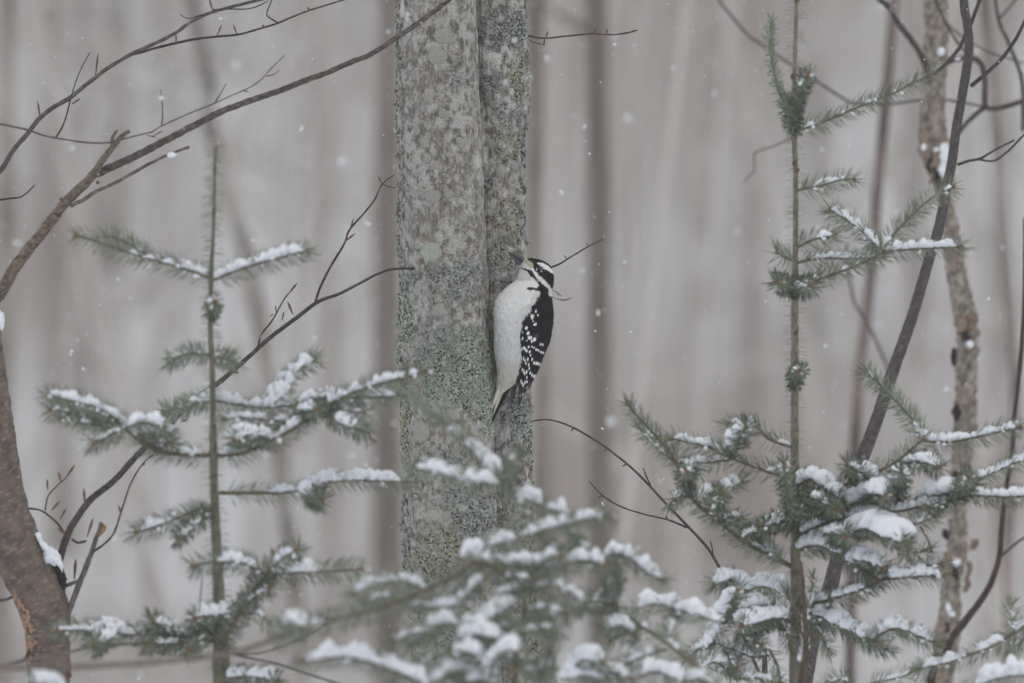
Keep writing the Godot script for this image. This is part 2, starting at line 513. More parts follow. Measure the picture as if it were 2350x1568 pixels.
# y, front edge, back edge, half depth
const TORSO := [160, 432, 452, 8, 166, 408, 482, 34, 176, 390, 522, 58, 196, 372, 562, 80, 222, 364, 592, 94, 260, 346, 608, 102, 300, 334, 617, 104, 340, 316, 617, 106, 370, 272, 614, 116, 400, 236, 608, 132,
	430, 206, 601, 148, 460, 181, 600, 162, 500, 160, 606, 176, 550, 150, 613, 186, 600, 147, 616, 192, 700, 150, 610, 196, 800, 150, 578, 192, 900, 153, 525, 178, 960, 166, 478, 160, 1020, 173, 430, 136, 1080, 175, 386, 108, 1130, 174, 340, 84, 1170, 172, 292, 62, 1200, 175, 246, 40, 1222, 192, 226, 14]

func torso(y: float) -> Vector3:
	var n := TORSO.size() / 4
	for i in n - 1:
		if y <= TORSO[i * 4 + 4] or i == n - 2:
			var t := clampf((y - TORSO[i * 4]) / float(TORSO[i * 4 + 4] - TORSO[i * 4]), 0, 1)
			var o := []
			for k in 3:
				var p1: float = TORSO[i * 4 + 1 + k]
				var p2: float = TORSO[i * 4 + 5 + k]
				var p0: float = TORSO[maxi(i - 1, 0) * 4 + 1 + k]
				var p3: float = TORSO[mini(i + 2, n - 1) * 4 + 1 + k]
				o.append(lerpf(lerpf(p1, p2, t), cubic_interpolate(p1, p2, p0, p3, t), 0.6))
			return Vector3(o[0], o[1], o[2])
	return Vector3.ZERO

var crown_poly := PackedVector2Array([Vector2(395, 150), Vector2(470, 150), Vector2(560, 170), Vector2(625, 240), Vector2(604, 250), Vector2(577, 226), Vector2(540, 204), Vector2(502, 195), Vector2(478, 206), Vector2(456, 214), Vector2(440, 190), Vector2(412, 178)])
var brow_poly := PackedVector2Array([Vector2(480, 206), Vector2(502, 195), Vector2(540, 204), Vector2(577, 226), Vector2(604, 250), Vector2(615, 278), Vector2(600, 282), Vector2(578, 264), Vector2(553, 254), Vector2(534, 240), Vector2(514, 220)])
var cheek_poly := PackedVector2Array([Vector2(455, 212), Vector2(480, 206), Vector2(514, 220), Vector2(534, 240), Vector2(553, 254), Vector2(578, 264), Vector2(600, 282), Vector2(630, 285), Vector2(630, 395), Vector2(596, 402), Vector2(586, 375), Vector2(558, 348), Vector2(528, 318), Vector2(498, 294), Vector2(478, 272), Vector2(458, 250)])
var malar_poly := PackedVector2Array([Vector2(352, 232), Vector2(398, 246), Vector2(428, 256), Vector2(446, 262), Vector2(472, 304), Vector2(506, 346), Vector2(560, 386), Vector2(578, 408), Vector2(572, 450), Vector2(640, 468), Vector2(640, 700), Vector2(430, 700), Vector2(440, 590), Vector2(452, 520), Vector2(470, 478), Vector2(512, 452), Vector2(508, 420), Vector2(494, 388), Vector2(498, 362), Vector2(468, 330), Vector2(432, 300), Vector2(412, 268), Vector2(372, 250)])
var spur_poly := PackedVector2Array([Vector2(404, 398), Vector2(430, 388), Vector2(468, 400), Vector2(510, 388), Vector2(510, 424), Vector2(466, 413), Vector2(424, 416)])
var tuft_poly := PackedVector2Array([Vector2(378, 164), Vector2(412, 174), Vector2(440, 192), Vector2(455, 212), Vector2(452, 240), Vector2(434, 240), Vector2(410, 218), Vector2(384, 192)])

func plumage(x: float, y: float) -> Color:
	var wx := x + 9.0 * nz.get_noise_2d(x * 0.11, y * 0.035) + 4.0 * nz.get_noise_2d(x * 0.3, y * 0.1 + 60.0)
	var wy := y + 13.0 * nz.get_noise_2d(x * 0.13 + 50.0, y * 0.05)
	var p := Vector2(wx, wy)
	if y < 470: p = Vector2(lerpf(x, wx, 0.5), lerpf(y, wy, 0.4))
	var white := col(0.81, 0.805, 0.785)
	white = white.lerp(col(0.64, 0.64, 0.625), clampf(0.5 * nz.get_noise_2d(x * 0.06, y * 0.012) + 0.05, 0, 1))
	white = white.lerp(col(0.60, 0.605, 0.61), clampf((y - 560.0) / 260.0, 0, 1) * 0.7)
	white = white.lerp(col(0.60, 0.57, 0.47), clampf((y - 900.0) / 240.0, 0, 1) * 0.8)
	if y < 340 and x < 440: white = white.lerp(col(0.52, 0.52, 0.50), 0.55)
	var black := col(0.012, 0.012, 0.0135)
	if y < 430:
		if Geometry2D.is_point_in_polygon(p, tuft_poly): return col(0.47, 0.41, 0.31) * (1.0 + 0.4 * nz.get_noise_2d(x * 0.2, y * 0.2))
		if Geometry2D.is_point_in_polygon(p, crown_poly): return black
		if Geometry2D.is_point_in_polygon(p, brow_poly): return white
		if pow((x - 522.0) / 6.0, 2) + pow((y - 266.0) / 5.0, 2) < 1.0 or pow((x - 484.0) / 4.0, 2) + pow((y - 250.0) / 9.0, 2) < 1.0 or pow((x - 532.0) / 4.0, 2) + pow((y - 243.0) / 7.0, 2) < 1.0: return white * 0.75
		if Geometry2D.is_point_in_polygon(p, cheek_poly): return black
		if Geometry2D.is_point_in_polygon(p, spur_poly): return black
	if absf(x - 596.0) < 15.0 and y > 392.0 and y < 462.0 and x > 578.0 + (y - 392.0) * 0.12: return white
	if Geometry2D.is_point_in_polygon(p, malar_poly): return black
	if y > 690 and wx > 410: return black
	if y > 930 and wx > 372 - (y - 930) * 0.25: return black
	return white

func blade(parent: Node3D, called: String, pts: Array, z: float, thick: float, c: Color, tip: Color) -> void:
	# pts: [x, y, width, ...]; a feather with a shaft ridge
	var b := MB.new()
	var n := pts.size() / 3
	var rows := 0
	for i in n - 1:
		for k in 6 + (1 if i == n - 2 else 0):
			var t := k / 6.0
			var x := lerpf(pts[i * 3], pts[i * 3 + 3], t)
			var y := lerpf(pts[i * 3 + 1], pts[i * 3 + 4], t)
			var w := lerpf(pts[i * 3 + 2], pts[i * 3 + 5], t) * 0.5
			var d := Vector2(pts[i * 3 + 3] - pts[i * 3], pts[i * 3 + 4] - pts[i * 3 + 1]).normalized()
			var s := Vector2(-d.y, d.x)
			var u := (i + t) / (n - 1)
			var cc := c.lerp(tip, u)
			for q in [[-1.0, 0.0], [-0.5, 0.8], [0.0, 1.0], [0.5, 0.8], [1.0, 0.0], [0.5, -0.8], [0.0, -1.0], [-0.5, -0.8]]:
				b.add(bird_at(x + s.x * w * q[0], y + s.y * w * q[0], z + thick * q[1] * (1.0 - 0.6 * u)), cc * (1.25 if q[0] == 0.0 else 1.0))
			rows += 1
	for i in rows - 1:
		for k in 8:
			b.quad(i * 8 + k, i * 8 + 8 + k, i * 8 + 8 + (k + 1) % 8, i * 8 + (k + 1) % 8)
	part(called, b, M.feather, parent)

const WING := [448, 498, 514, 480, 462, 548, 520, 446, 572, 560, 418, 586, 600, 374, 597, 650, 361, 602, 720, 357, 603, 780, 354, 600, 830, 356, 584, 870, 358, 568, 900, 360, 552, 945, 360, 536, 990, 357, 521, 1060, 351, 491, 1120, 350, 459, 1165, 346, 434, 1190, 344, 412, 1250, 342, 376, 1300, 338, 356, 1322, 338, 346]
const SPOTS := [477, 580, 6, 14, 497, 607, 10, 13, 449, 618, 13, 14, 449, 634, 8, 12, 456, 658, 6, 6, 468, 684, 9, 11, 478, 680, 6, 11, 521, 708, 6, 13, 403, 711, 10, 14, 381, 640, 4, 9, 372, 690, 3, 8, 373, 745, 3, 8, 373, 793, 5, 13, 416, 752, 11, 14, 430, 787, 16, 15, 466, 801, 12, 16, 445, 815, 6, 14, 407, 810, 6, 4, 514, 838, 8, 11, 531, 841, 6, 11,
	367, 877, 5, 14, 383, 865, 6, 12, 393, 877, 7, 12, 405, 891, 7, 12, 420, 860, 7, 11, 429, 898, 7, 11, 447, 858, 6, 8, 462, 865, 7, 6, 480, 880, 8, 9, 495, 886, 8, 8, 513, 897, 5, 8, 523, 903, 5, 9, 536, 906, 4, 10, 364, 960, 4, 14, 379, 950, 5, 15, 390, 965, 6, 12, 399, 988, 6, 12, 414, 957, 6, 14, 421, 1000, 6, 14, 435, 925, 5, 10, 448, 958, 6, 14, 464, 985, 7, 13, 478, 988, 5, 13, 488, 989, 5, 14, 498, 992, 5, 12, 510, 997, 4, 13,
	370, 1037, 5, 14, 381, 1050, 5, 16, 390, 1068, 5, 13, 404, 1055, 6, 15, 425, 1028, 5, 14, 434, 1063, 6, 12, 447, 1080, 6, 13, 460, 1090, 5, 13, 470, 1088, 4, 14, 406, 1098, 5, 13, 360, 1128, 4, 14, 369, 1143, 5, 13, 378, 1160, 5, 14, 392, 1137, 5, 15, 408, 1133, 4, 13, 388, 1190, 4, 12, 376, 1232, 3, 12, 365, 1250, 3, 12, 420, 1163, 5, 6, 407, 1180, 4, 6, 354, 1240, 3, 10]

func wing(bird: Node3D, side: float) -> void:
	var b := MB.new()
	var rows := 190
	var cols := 56
	for layer in 2:
		for i in rows + 1:
			var y := lerpf(448.0, 1322.0, float(i) / rows)
			var xf := 0.0
			var xb := 0.0
			for k in WING.size() / 3 - 1:
				if y <= WING[k * 3 + 3]:
					var t := clampf((y - WING[k * 3]) / float(WING[k * 3 + 3] - WING[k * 3]), 0, 1)
					xf = lerpf(WING[k * 3 + 1], WING[k * 3 + 4], t); xb = lerpf(WING[k * 3 + 2], WING[k * 3 + 5], t)
					break
			var tz := torso(minf(y, 1130.0))
			var zm := lerpf(tz.z + 16.0, 46.0, clampf((y - 900.0) / 380.0, 0, 1))
			if y < 560: zm = lerpf(tz.z * 0.62, zm, clampf((y - 448.0) / 112.0, 0, 1))
			for k in cols + 1:
				var u := float(k) / cols
				var x := lerpf(xf, xb, u)
				var ragged := 3.0 * nz.get_noise_2d(y * 0.05, side * 9.0) * (1.0 if u < 0.02 or u > 0.98 else 0.0)
				var bulge := 1.0 - pow(u, 2.6)
				var lip := 1.0 - pow(1.0 - minf(u * 7.0, 1.0), 2.0)
				var z := (zm - 12.0) * bulge + 12.0 * lip
				var groove := sin(u * 44.0 + 0.02 * y) * 1.1 * clampf((y - 700.0) / 200.0, 0, 1)
				var c := col(0.012, 0.0115, 0.013) * (1.0 + 0.5 * nz.get_noise_2d(x * 0.12, y * 0.03))
				if y > 1090: c = c.lerp(col(0.045, 0.042, 0.045), clampf((y - 1090.0) / 160.0, 0, 1))
				if layer == 0:
					for q in SPOTS.size() / 4:
						var dy: float = (y - SPOTS[q * 4 + 1]) / SPOTS[q * 4 + 3]
						if absf(dy) > 1.15: continue
						var dx: float = (x - SPOTS[q * 4] + dy * 2.0) / (SPOTS[q * 4 + 2] * 1.05)
						var d := dx * dx + dy * dy
						if d < 1.25: c = c.lerp(col(0.80, 0.79, 0.77), clampf((1.25 - d) * 3.0, 0, 1))
					b.add(bird_at(x + ragged, y, side * (z + groove)), c)
				else:
					b.add(bird_at(x + ragged, y, side * (z * 0.96 - 7.0 * sin(PI * clampf(u, 0.02, 0.98)))), c)
	var per := (rows + 1) * (cols + 1)
	for layer in 2:
		for i in rows:
			for k in cols:
				var a := layer * per + i * (cols + 1) + k
				if (layer == 0) == (side > 0): b.quad(a, a + 1, a + cols + 2, a + cols + 1)
				else: b.quad(a, a + cols + 1, a + cols + 2, a + 1)
	for i in rows:
		for k in [0, cols]:
			var a: int = i * (cols + 1) + k
			b.quad(a, a + cols + 1, a + cols + 1 + per, a + per)
	var w := part("wing", b, M.feather, bird)
	for f in [[[352, 1090, 16, 347, 1200, 14, 340, 1285, 9, 338, 1324, 2], 58.0], [[372, 1090, 17, 366, 1190, 14, 362, 1262, 8, 359, 1292, 2], 52.0], [[398, 1080, 17, 390, 1170, 13, 383, 1232, 2], 46.0], [[424, 1070, 18, 424, 1140, 14, 421, 1196, 3], 38.0], [[446, 1060, 16, 440, 1130, 14, 430, 1180, 3], 28.0]]:
		blade(w, "primary_feather", f[0], side * f[1], 3.5, col(0.03, 0.028, 0.03), col(0.075, 0.07, 0.07))

func toe(b: MB, pts: Array, c: Color) -> void:
	var ctrl: Array[Vector3] = []
	var rad: Array[float] = []
	for i in pts.size() / 4:
		ctrl.append(bird_at(pts[i * 4], pts[i * 4 + 1], pts[i * 4 + 2])); rad.append(pts[i * 4 + 3] * Q * 1.35)
	tube(b, smooth_path(ctrl, rad, 0.001), {"a": c, "b": c * 1.4, "segs": 7, "rough": 0.1, "freq": 600.0})

func woodpecker() -> void:
	var bird := thing("woodpecker", "black and white woodpecker clinging upright to the lichen covered trunk", "bird", at3(1090.1 + 380 * 0.2927, 545.0 + 700 * 0.2927, BIRD_Z))
	var b := MB.new()
	var rows := 240
	var segs := 120
	b.add(bird_at(442, 158, 0), col(0.016, 0.016, 0.018))
	for i in rows + 1:
		var y := lerpf(160.5, 1222.0, float(i) / rows)
		if i < 60: y = lerpf(160.5, 425.0, i / 60.0 * (0.55 + 0.45 * i / 60.0))
		else: y = lerpf(425.0, 1222.0, (i - 60.0) / (rows - 60.0))
		var t := torso(y)
		var cx := (t.x + t.y) * 0.5
		var hw := (t.y - t.x) * 0.5
		for k in segs:
			var an := TAU * k / segs
			var x := cx + hw * cos(an)
			var z := t.z * sin(an)
			# cheeks and the dip behind the beak
			var fl := nz.get_noise_3d(x * 0.10, y * 0.028, z * 0.10) * 7.0 + nz.get_noise_3d(x * 0.26, y * 0.07, z * 0.26) * 1.0
			if y < 430: fl *= 0.45
			if y > 430 and cos(an) < -0.2: fl *= 1.25
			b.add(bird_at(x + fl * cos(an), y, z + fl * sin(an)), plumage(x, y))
	for i in rows:
		for k in segs:
			var a0 := 1 + i * segs + k
			var a1 := 1 + i * segs + (k + 1) % segs
			b.quad(a0, a0 + segs, a1 + segs, a1)
	for k in segs: b.tri(0, 1 + k, 1 + (k + 1) % segs)
	var foot := b.add(bird_at(208, 1228, 0), col(0.6, 0.56, 0.45))
	for k in segs: b.tri(1 + rows * segs + (k + 1) % segs, 1 + rows * segs + k, foot)
	var body := part("body", b, M.feather, bird)
	# loose feather tips lying along the body
	var fb := MB.new()
	for i in 3600:
		var y := rng.randf_range(300, 1150)
		var t := torso(y)
		var an := rng.randf_range(0, TAU)
		var x := (t.x + t.y) * 0.5 + (t.y - t.x) * 0.5 * cos(an)
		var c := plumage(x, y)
		var d := Vector3(rng.randfn(0.12 * cos(an), 0.16), -1.0, rng.randfn(0.1 * sin(an), 0.14)).normalized()
		var nrm := Vector3(cos(an), 0, sin(an))
		var ln := rng.randf_range(14, 34) * Q
		var p := bird_at(x, y, t.z * sin(an)) + nrm * 2.2 * Q
		var w := d.cross(nrm).normalized() * rng.randf_range(1.6, 3.2) * Q
		c *= rng.randf_range(0.94, 1.03)
		var f := fb.v.size()
		fb.add(p - w, c); fb.add(p + w, c); fb.add(p + d * ln + nrm * rng.randf_range(-1.0, 4.5) * Q, c)
		fb.tri(f, f + 1, f + 2)
	# white breast feathers that lie ragged over the front of the wing
	var line := [[506, 440], [474, 474], [452, 520], [436, 562], [392, 598], [366, 640], [360, 720]]
	for i in 420:
		var u := rng.randf() * 5.99
		var a: Array = line[int(u)]
		var e: Array = line[int(u) + 1]
		var x := lerpf(a[0], e[0], fmod(u, 1.0)) - rng.randf_range(0, 26)
		var y := lerpf(a[1], e[1], fmod(u, 1.0)) - rng.randf_range(-4, 18)
		var tz := torso(y)
		var zz := lerpf(tz.z * 0.62, tz.z + 16.0, clampf((y - 448.0) / 112.0, 0, 1)) + rng.randf_range(4.0, 9.0)
		zz = maxf(zz, tz.z * sqrt(maxf(0.0, 1.0 - pow((x - (tz.x + tz.y) * 0.5) / ((tz.y - tz.x) * 0.5), 2))) + 5.0)
		var ln := rng.randf_range(20, 46)
		var dx := ln * rng.randf_range(0.05, 0.55)
		var w := rng.randf_range(1.6, 3.4)
		var c := col(0.78, 0.775, 0.75) * rng.randf_range(0.82, 1.05)
		for sd in [1.0, -1.0]:
			var f := fb.v.size()
			fb.add(bird_at(x - w, y, sd * zz), c); fb.add(bird_at(x + w, y - w * 0.4, sd * zz), c); fb.add(bird_at(x + dx, y + ln, sd * (zz + 3.0)), c)
			fb.tri(f, f + 1, f + 2)
	part("feathers", fb, M.feather, body, "", "stuff")
	wing(bird, 1.0)
	wing(bird, -1.0)
	# beak: upper and lower half
	for half in 2:
		var kb := MB.new()
		var n := 14
		for i in n + 1:
			var u := float(i) / n
			var top := Vector2(390, 160).lerp(Vector2(258, 111), u) + Vector2(6, -9) * sin(PI * u)
			var mid := Vector2(374, 194).lerp(Vector2(262, 121), u)
			var low := Vector2(344, 224).lerp(Vector2(274, 138), u)
			var a := top if half == 0 else mid
			var z := mid if half == 0 else low
			var wz := lerpf(24.0, 4.0, u) * (1.0 if half == 0 else 0.85)
			for k in 10:
				var an := TAU * k / 10.0
				var q := a.lerp(z, 0.5 - 0.5 * cos(an))
				kb.add(bird_at(q.x, q.y, wz * sin(an)), col(0.04, 0.04, 0.043).lerp(col(0.10, 0.10, 0.104), 0.5 + 0.5 * nz.get_noise_2d(u * 9.0, an)))
		for i in n:
			for k in 10: kb.quad(i * 10 + k, i * 10 + 10 + k, i * 10 + 10 + (k + 1) % 10, i * 10 + (k + 1) % 10)
		var tipv := kb.add(bird_at(255, 110, 0), col(0.06, 0.06, 0.064))
		for k in 10: kb.tri(n * 10 + k, tipv, n * 10 + (k + 1) % 10)
		part("upper_beak" if half == 0 else "lower_beak", kb, M.horn, bird)
	# eyes
	for s in [1.0, -1.0]:
		var t := torso(243.0)
		var cx := (t.x + t.y) * 0.5
		var hw := (t.y - t.x) * 0.5
		var ez: float = t.z * sqrt(1.0 - pow((508.0 - cx) / hw, 2))
		var eb := MB.new()
		var keep: Color = M.snowc
		lump(eb, bird_at(508, 243, s * (ez - 6.0)), Vector3(16, 17, 14) * Q, 0.0, 10, 16, 0.0)
		for q in eb.c.size(): eb.c[q] = col(0.012, 0.009, 0.008)
		part("eye", eb, M.gloss, bird)
	# tail: buff white outer feathers, stiff black central ones
	var tail := MB.new()
	for f in [[[214, 1110, 32, 206, 1200, 36, 176, 1290, 28, 156, 1345, 15, 147, 1388, 3], 22.0], [[200, 1130, 36, 184, 1210, 42, 154, 1285, 34, 136, 1325, 16, 128, 1345, 3], 27.0], [[200, 1130, 36, 184, 1210, 42, 154, 1285, 34, 136, 1325, 16, 128, 1345, 3], -27.0], [[214, 1110, 36, 206, 1200, 44, 178, 1290, 38, 156, 1345, 20, 147, 1388, 3], -22.0]]:
		blade(bird, "tail_feather", f[0], f[1], 3.0, col(0.62, 0.595, 0.51), col(0.46, 0.42, 0.31))
	for f in [[[300, 1080, 60, 266, 1170, 46, 222, 1260, 26, 178, 1350, 20, 145, 1425, 14, 122, 1478, 3], 6.0], [[300, 1080, 60, 262, 1180, 44, 212, 1280, 24, 165, 1375, 18, 136, 1430, 12, 126, 1462, 3], -8.0]]:
		blade(bird, "tail_feather", f[0], f[1], 4.0, col(0.014, 0.014, 0.016), col(0.02, 0.02, 0.02))
	blade(bird, "tail_feather", [330, 1100, 50, 305, 1190, 34, 285, 1260, 26, 274, 1322, 5], 20.0, 3.0, col(0.022, 0.022, 0.024), col(0.085, 0.08, 0.078))
	# feet
	for s in [[-34.0, 0.0], [-22.0, 128.0]]:
		var tb := MB.new()
		var gy := col(0.17, 0.165, 0.16)
		var y: float = s[1]
		toe(tb, [186, 590 + y, s[0], 15, 168, 565 + y, s[0] + 4, 12, 154, 545 + y, s[0] + 8, 9], gy)
		toe(tb, [156, 548 + y, s[0] + 6, 8, 140, 530 + y, s[0] + 12, 7, 122, 530 + y, s[0] + 12, 6, 108, 538 + y, s[0] + 8, 4, 102, 548 + y, s[0], 1.5], gy)
		toe(tb, [156, 548 + y, s[0] + 6, 8, 138, 548 + y, s[0] + 22, 7, 120, 556 + y, s[0] + 22, 6, 106, 562 + y, s[0] + 14, 4, 98, 570 + y, s[0] + 4, 1.5], gy)
		toe(tb, [156, 550 + y, s[0] + 6, 8, 140, 566 + y, s[0] + 14, 7, 126, 586 + y, s[0] + 14, 5, 112, 596 + y, s[0] + 6, 1.5], gy)
		part("foot", tb, M.horn, bird)

# ------------------------------------------------------------------ bare branches and the brown tree
const GREY := {"a": Color(0.17, 0.15, 0.14), "b": Color(0.10, 0.083, 0.078), "segs": 9}
const DARK := {"a": Color(0.105, 0.088, 0.085), "b": Color(0.06, 0.048, 0.048), "segs": 9, "rough": 0.08}
const TWIG := {"a": Color(0.10, 0.075, 0.07), "b": Color(0.055, 0.04, 0.04), "segs": 7, "rough": 0.14, "step": 0.004}

func half(a: Array, rs: Array) -> Array:   # [x, y, ...] in half units with radii spread from rs[0] to rs[1]
	var o := []
	var n := a.size() / 2
	for i in n:
		o.append(a[i * 2] * 0.5); o.append(a[i * 2 + 1] * 0.5); o.append(lerpf(rs[0], rs[1], float(i) / (n - 1)))
	return o

func spread(a: Array, r0: float, r1: float) -> Array:
	var o := []
	var n := a.size() / 2
	for i in n:
		o.append(a[i * 2]); o.append(a[i * 2 + 1]); o.append(lerpf(r0, r1, float(i) / (n - 1)))
	return o

func bare_branches() -> void:
	var t := thing("bare_branch", "long grey brown branch with two side shoots and slim buds, highest in the upper left", "branch")
	limb(t, "branch", half([-160, 960, 0, 785, 60, 690, 130, 610, 180, 545, 250, 490, 320, 450, 400, 385, 500, 310, 610, 245, 700, 205, 800, 155, 870, 105, 950, 65, 1050, 35, 1150, 10, 1300, -25, 1500, -60], [6.2, 3.0]), 15.35, 15.5, GREY)
	limb(t, "side_shoot", half([606, 250, 650, 240, 700, 225, 800, 200, 900, 180, 1000, 168, 1100, 158, 1200, 130, 1280, 105, 1350, 75, 1430, 45, 1560, 5, 1700, -40], [3.6, 1.7]), 15.45, 15.5, TWIG)
	limb(t, "side_shoot", half([255, 632, 285, 585, 305, 530, 320, 470, 340, 400, 370, 320, 412, 242], [2.2, 1.1]), 15.4, 15.38, TWIG)
	limb(t, "side_shoot", half([975, 45, 1060, 42, 1130, 42, 1180, 30, 1230, 5], [1.7, 1.2]), 15.45, 15.47, TWIG)
	limb(t, "side_shoot", half([1275, 105, 1250, 90, 1225, 70, 1230, 45, 1250, -5], [1.9, 1.2]), 15.47, 15.46, TWIG)
	limb(t, "side_shoot", half([950, 62, 905, 75, 875, 85, 850, 82, 828, 66], [1.6, 0.9]), 15.44, 15.42, TWIG)
	for q in [[808, 200, 808, 160], [995, 165, 1018, 114], [1088, 157, 1070, 113], [975, 44, 960, -5], [438, 350, 450, 245], [185, 545, 172, 463], [330, 478, 370, 452], [1200, 128, 1212, 112], [1420, 48, 1412, 32]]:
		bud(t, q[0] * 0.5, q[1] * 0.5, q[2] * 0.5, q[3] * 0.5, 15.43, 2.4)

	t = thing("bare_branch", "thin grey twig crossing level in front of the forked broken branch", "branch")
	limb(t, "branch", half([-60, 560, 0, 570, 60, 582, 130, 598, 200, 622, 280, 638, 400, 655, 500, 655, 580, 635, 660, 615, 700, 605, 740, 580, 860, 525, 960, 485, 1060, 440, 1140, 405, 1200, 365, 1240, 320, 1305, 255], [2.6, 1.2]), 15.05, 15.2, {"a": Color(0.17, 0.15, 0.145), "b": Color(0.11, 0.092, 0.088), "segs": 7, "step": 0.004})
	limb(t, "side_shoot", half([743, 575, 746, 520, 744, 470, 738, 410], [1.7, 0.9]), 15.15, 15.14, TWIG)
	limb(t, "side_shoot", half([988, 468, 1015, 425, 1038, 383], [1.6, 1.0]), 15.17, 15.17, TWIG)
	limb(t, "side_shoot", half([1225, 350, 1258, 342, 1282, 322], [1.5, 0.8]), 15.2, 15.2, TWIG)
	for q in [[1112, 415, 1142, 422], [676, 622, 715, 630], [700, 626, 748, 600]]: bud(t, q[0] * 0.5, q[1] * 0.5, q[2] * 0.5, q[3] * 0.5, 15.17, 1.6)

	t = thing("broken_branch", "thick brown weathered branch with a broken fork, passing up across the trunk", "branch")
	var wood := {"a": Color(0.27, 0.205, 0.15), "b": Color(0.135, 0.115, 0.10), "dark": Color(0.04, 0.032, 0.028), "segs": 16, "rough": 0.12, "freq": 120.0, "step": 0.003}
	limb(t, "branch", half([-160, 1560, 0, 1345, 60, 1240, 130, 1145, 200, 1060, 260, 980, 310, 920, 350, 880, 400, 835, 430, 800, 445, 782], [14.5, 9.5]), 15.3, 15.33, wood)
	limb(t, "branch", half([425, 805, 450, 795, 500, 772, 540, 755, 640, 708, 740, 655, 800, 625, 900, 572, 1000, 520, 1100, 480, 1200, 445, 1300, 410, 1400, 370, 1500, 335, 1600, 290, 1700, 250, 1840, 160, 1970, 70, 2060, 0, 2200, -110], [9.5, 5.0]), 15.33, 15.45, {"a": Color(0.17, 0.145, 0.125), "b": Color(0.075, 0.066, 0.064), "dark": Color(0.03, 0.026, 0.025), "segs": 12, "rough": 0.13, "freq": 120.0, "step": 0.004})
	limb(t, "broken_stub", half([435, 800, 455, 760, 480, 722, 515, 680, 545, 640, 572, 615, 592, 604], [9.0, 4.5]), 15.33, 15.3, wood)
	limb(t, "broken_stub", half([515, 672, 516, 640, 525, 615, 538, 598], [5.0, 2.5]), 15.31, 15.29, wood)
	limb(t, "dead_twig", half([325, 945, 350, 932, 380, 920, 440, 880, 520, 845, 600, 800, 680, 755, 760, 715, 820, 692, 868, 675], [5.0, 3.0]), 15.32, 15.28, {"a": Color(0.24, 0.21, 0.185), "b": Color(0.12, 0.10, 0.09), "segs": 9, "rough": 0.2})
	for q in [[290, 930, 276, 906], [445, 830, 452, 845], [770, 640, 785, 622]]: bud(t, q[0] * 0.5, q[1] * 0.5, q[2] * 0.5, q[3] * 0.5, 15.3, 5.0, "bark_chip")
	var sb := MB.new()
	lump(sb, at3(393, 356, 15.27), Vector3(0.006, 0.004, 0.005), 3.0)
	part("snow", sb, M.snow, t, "", "stuff")

	t = thing("bare_branch", "short curved twig tip reaching in from the edge below the thick broken branch", "branch")
	limb(t, "branch", half([-80, 930, 0, 918, 60, 910, 95, 905, 130, 880, 158, 850], [2.6, 1.6]), 15.4, 15.4, TWIG)

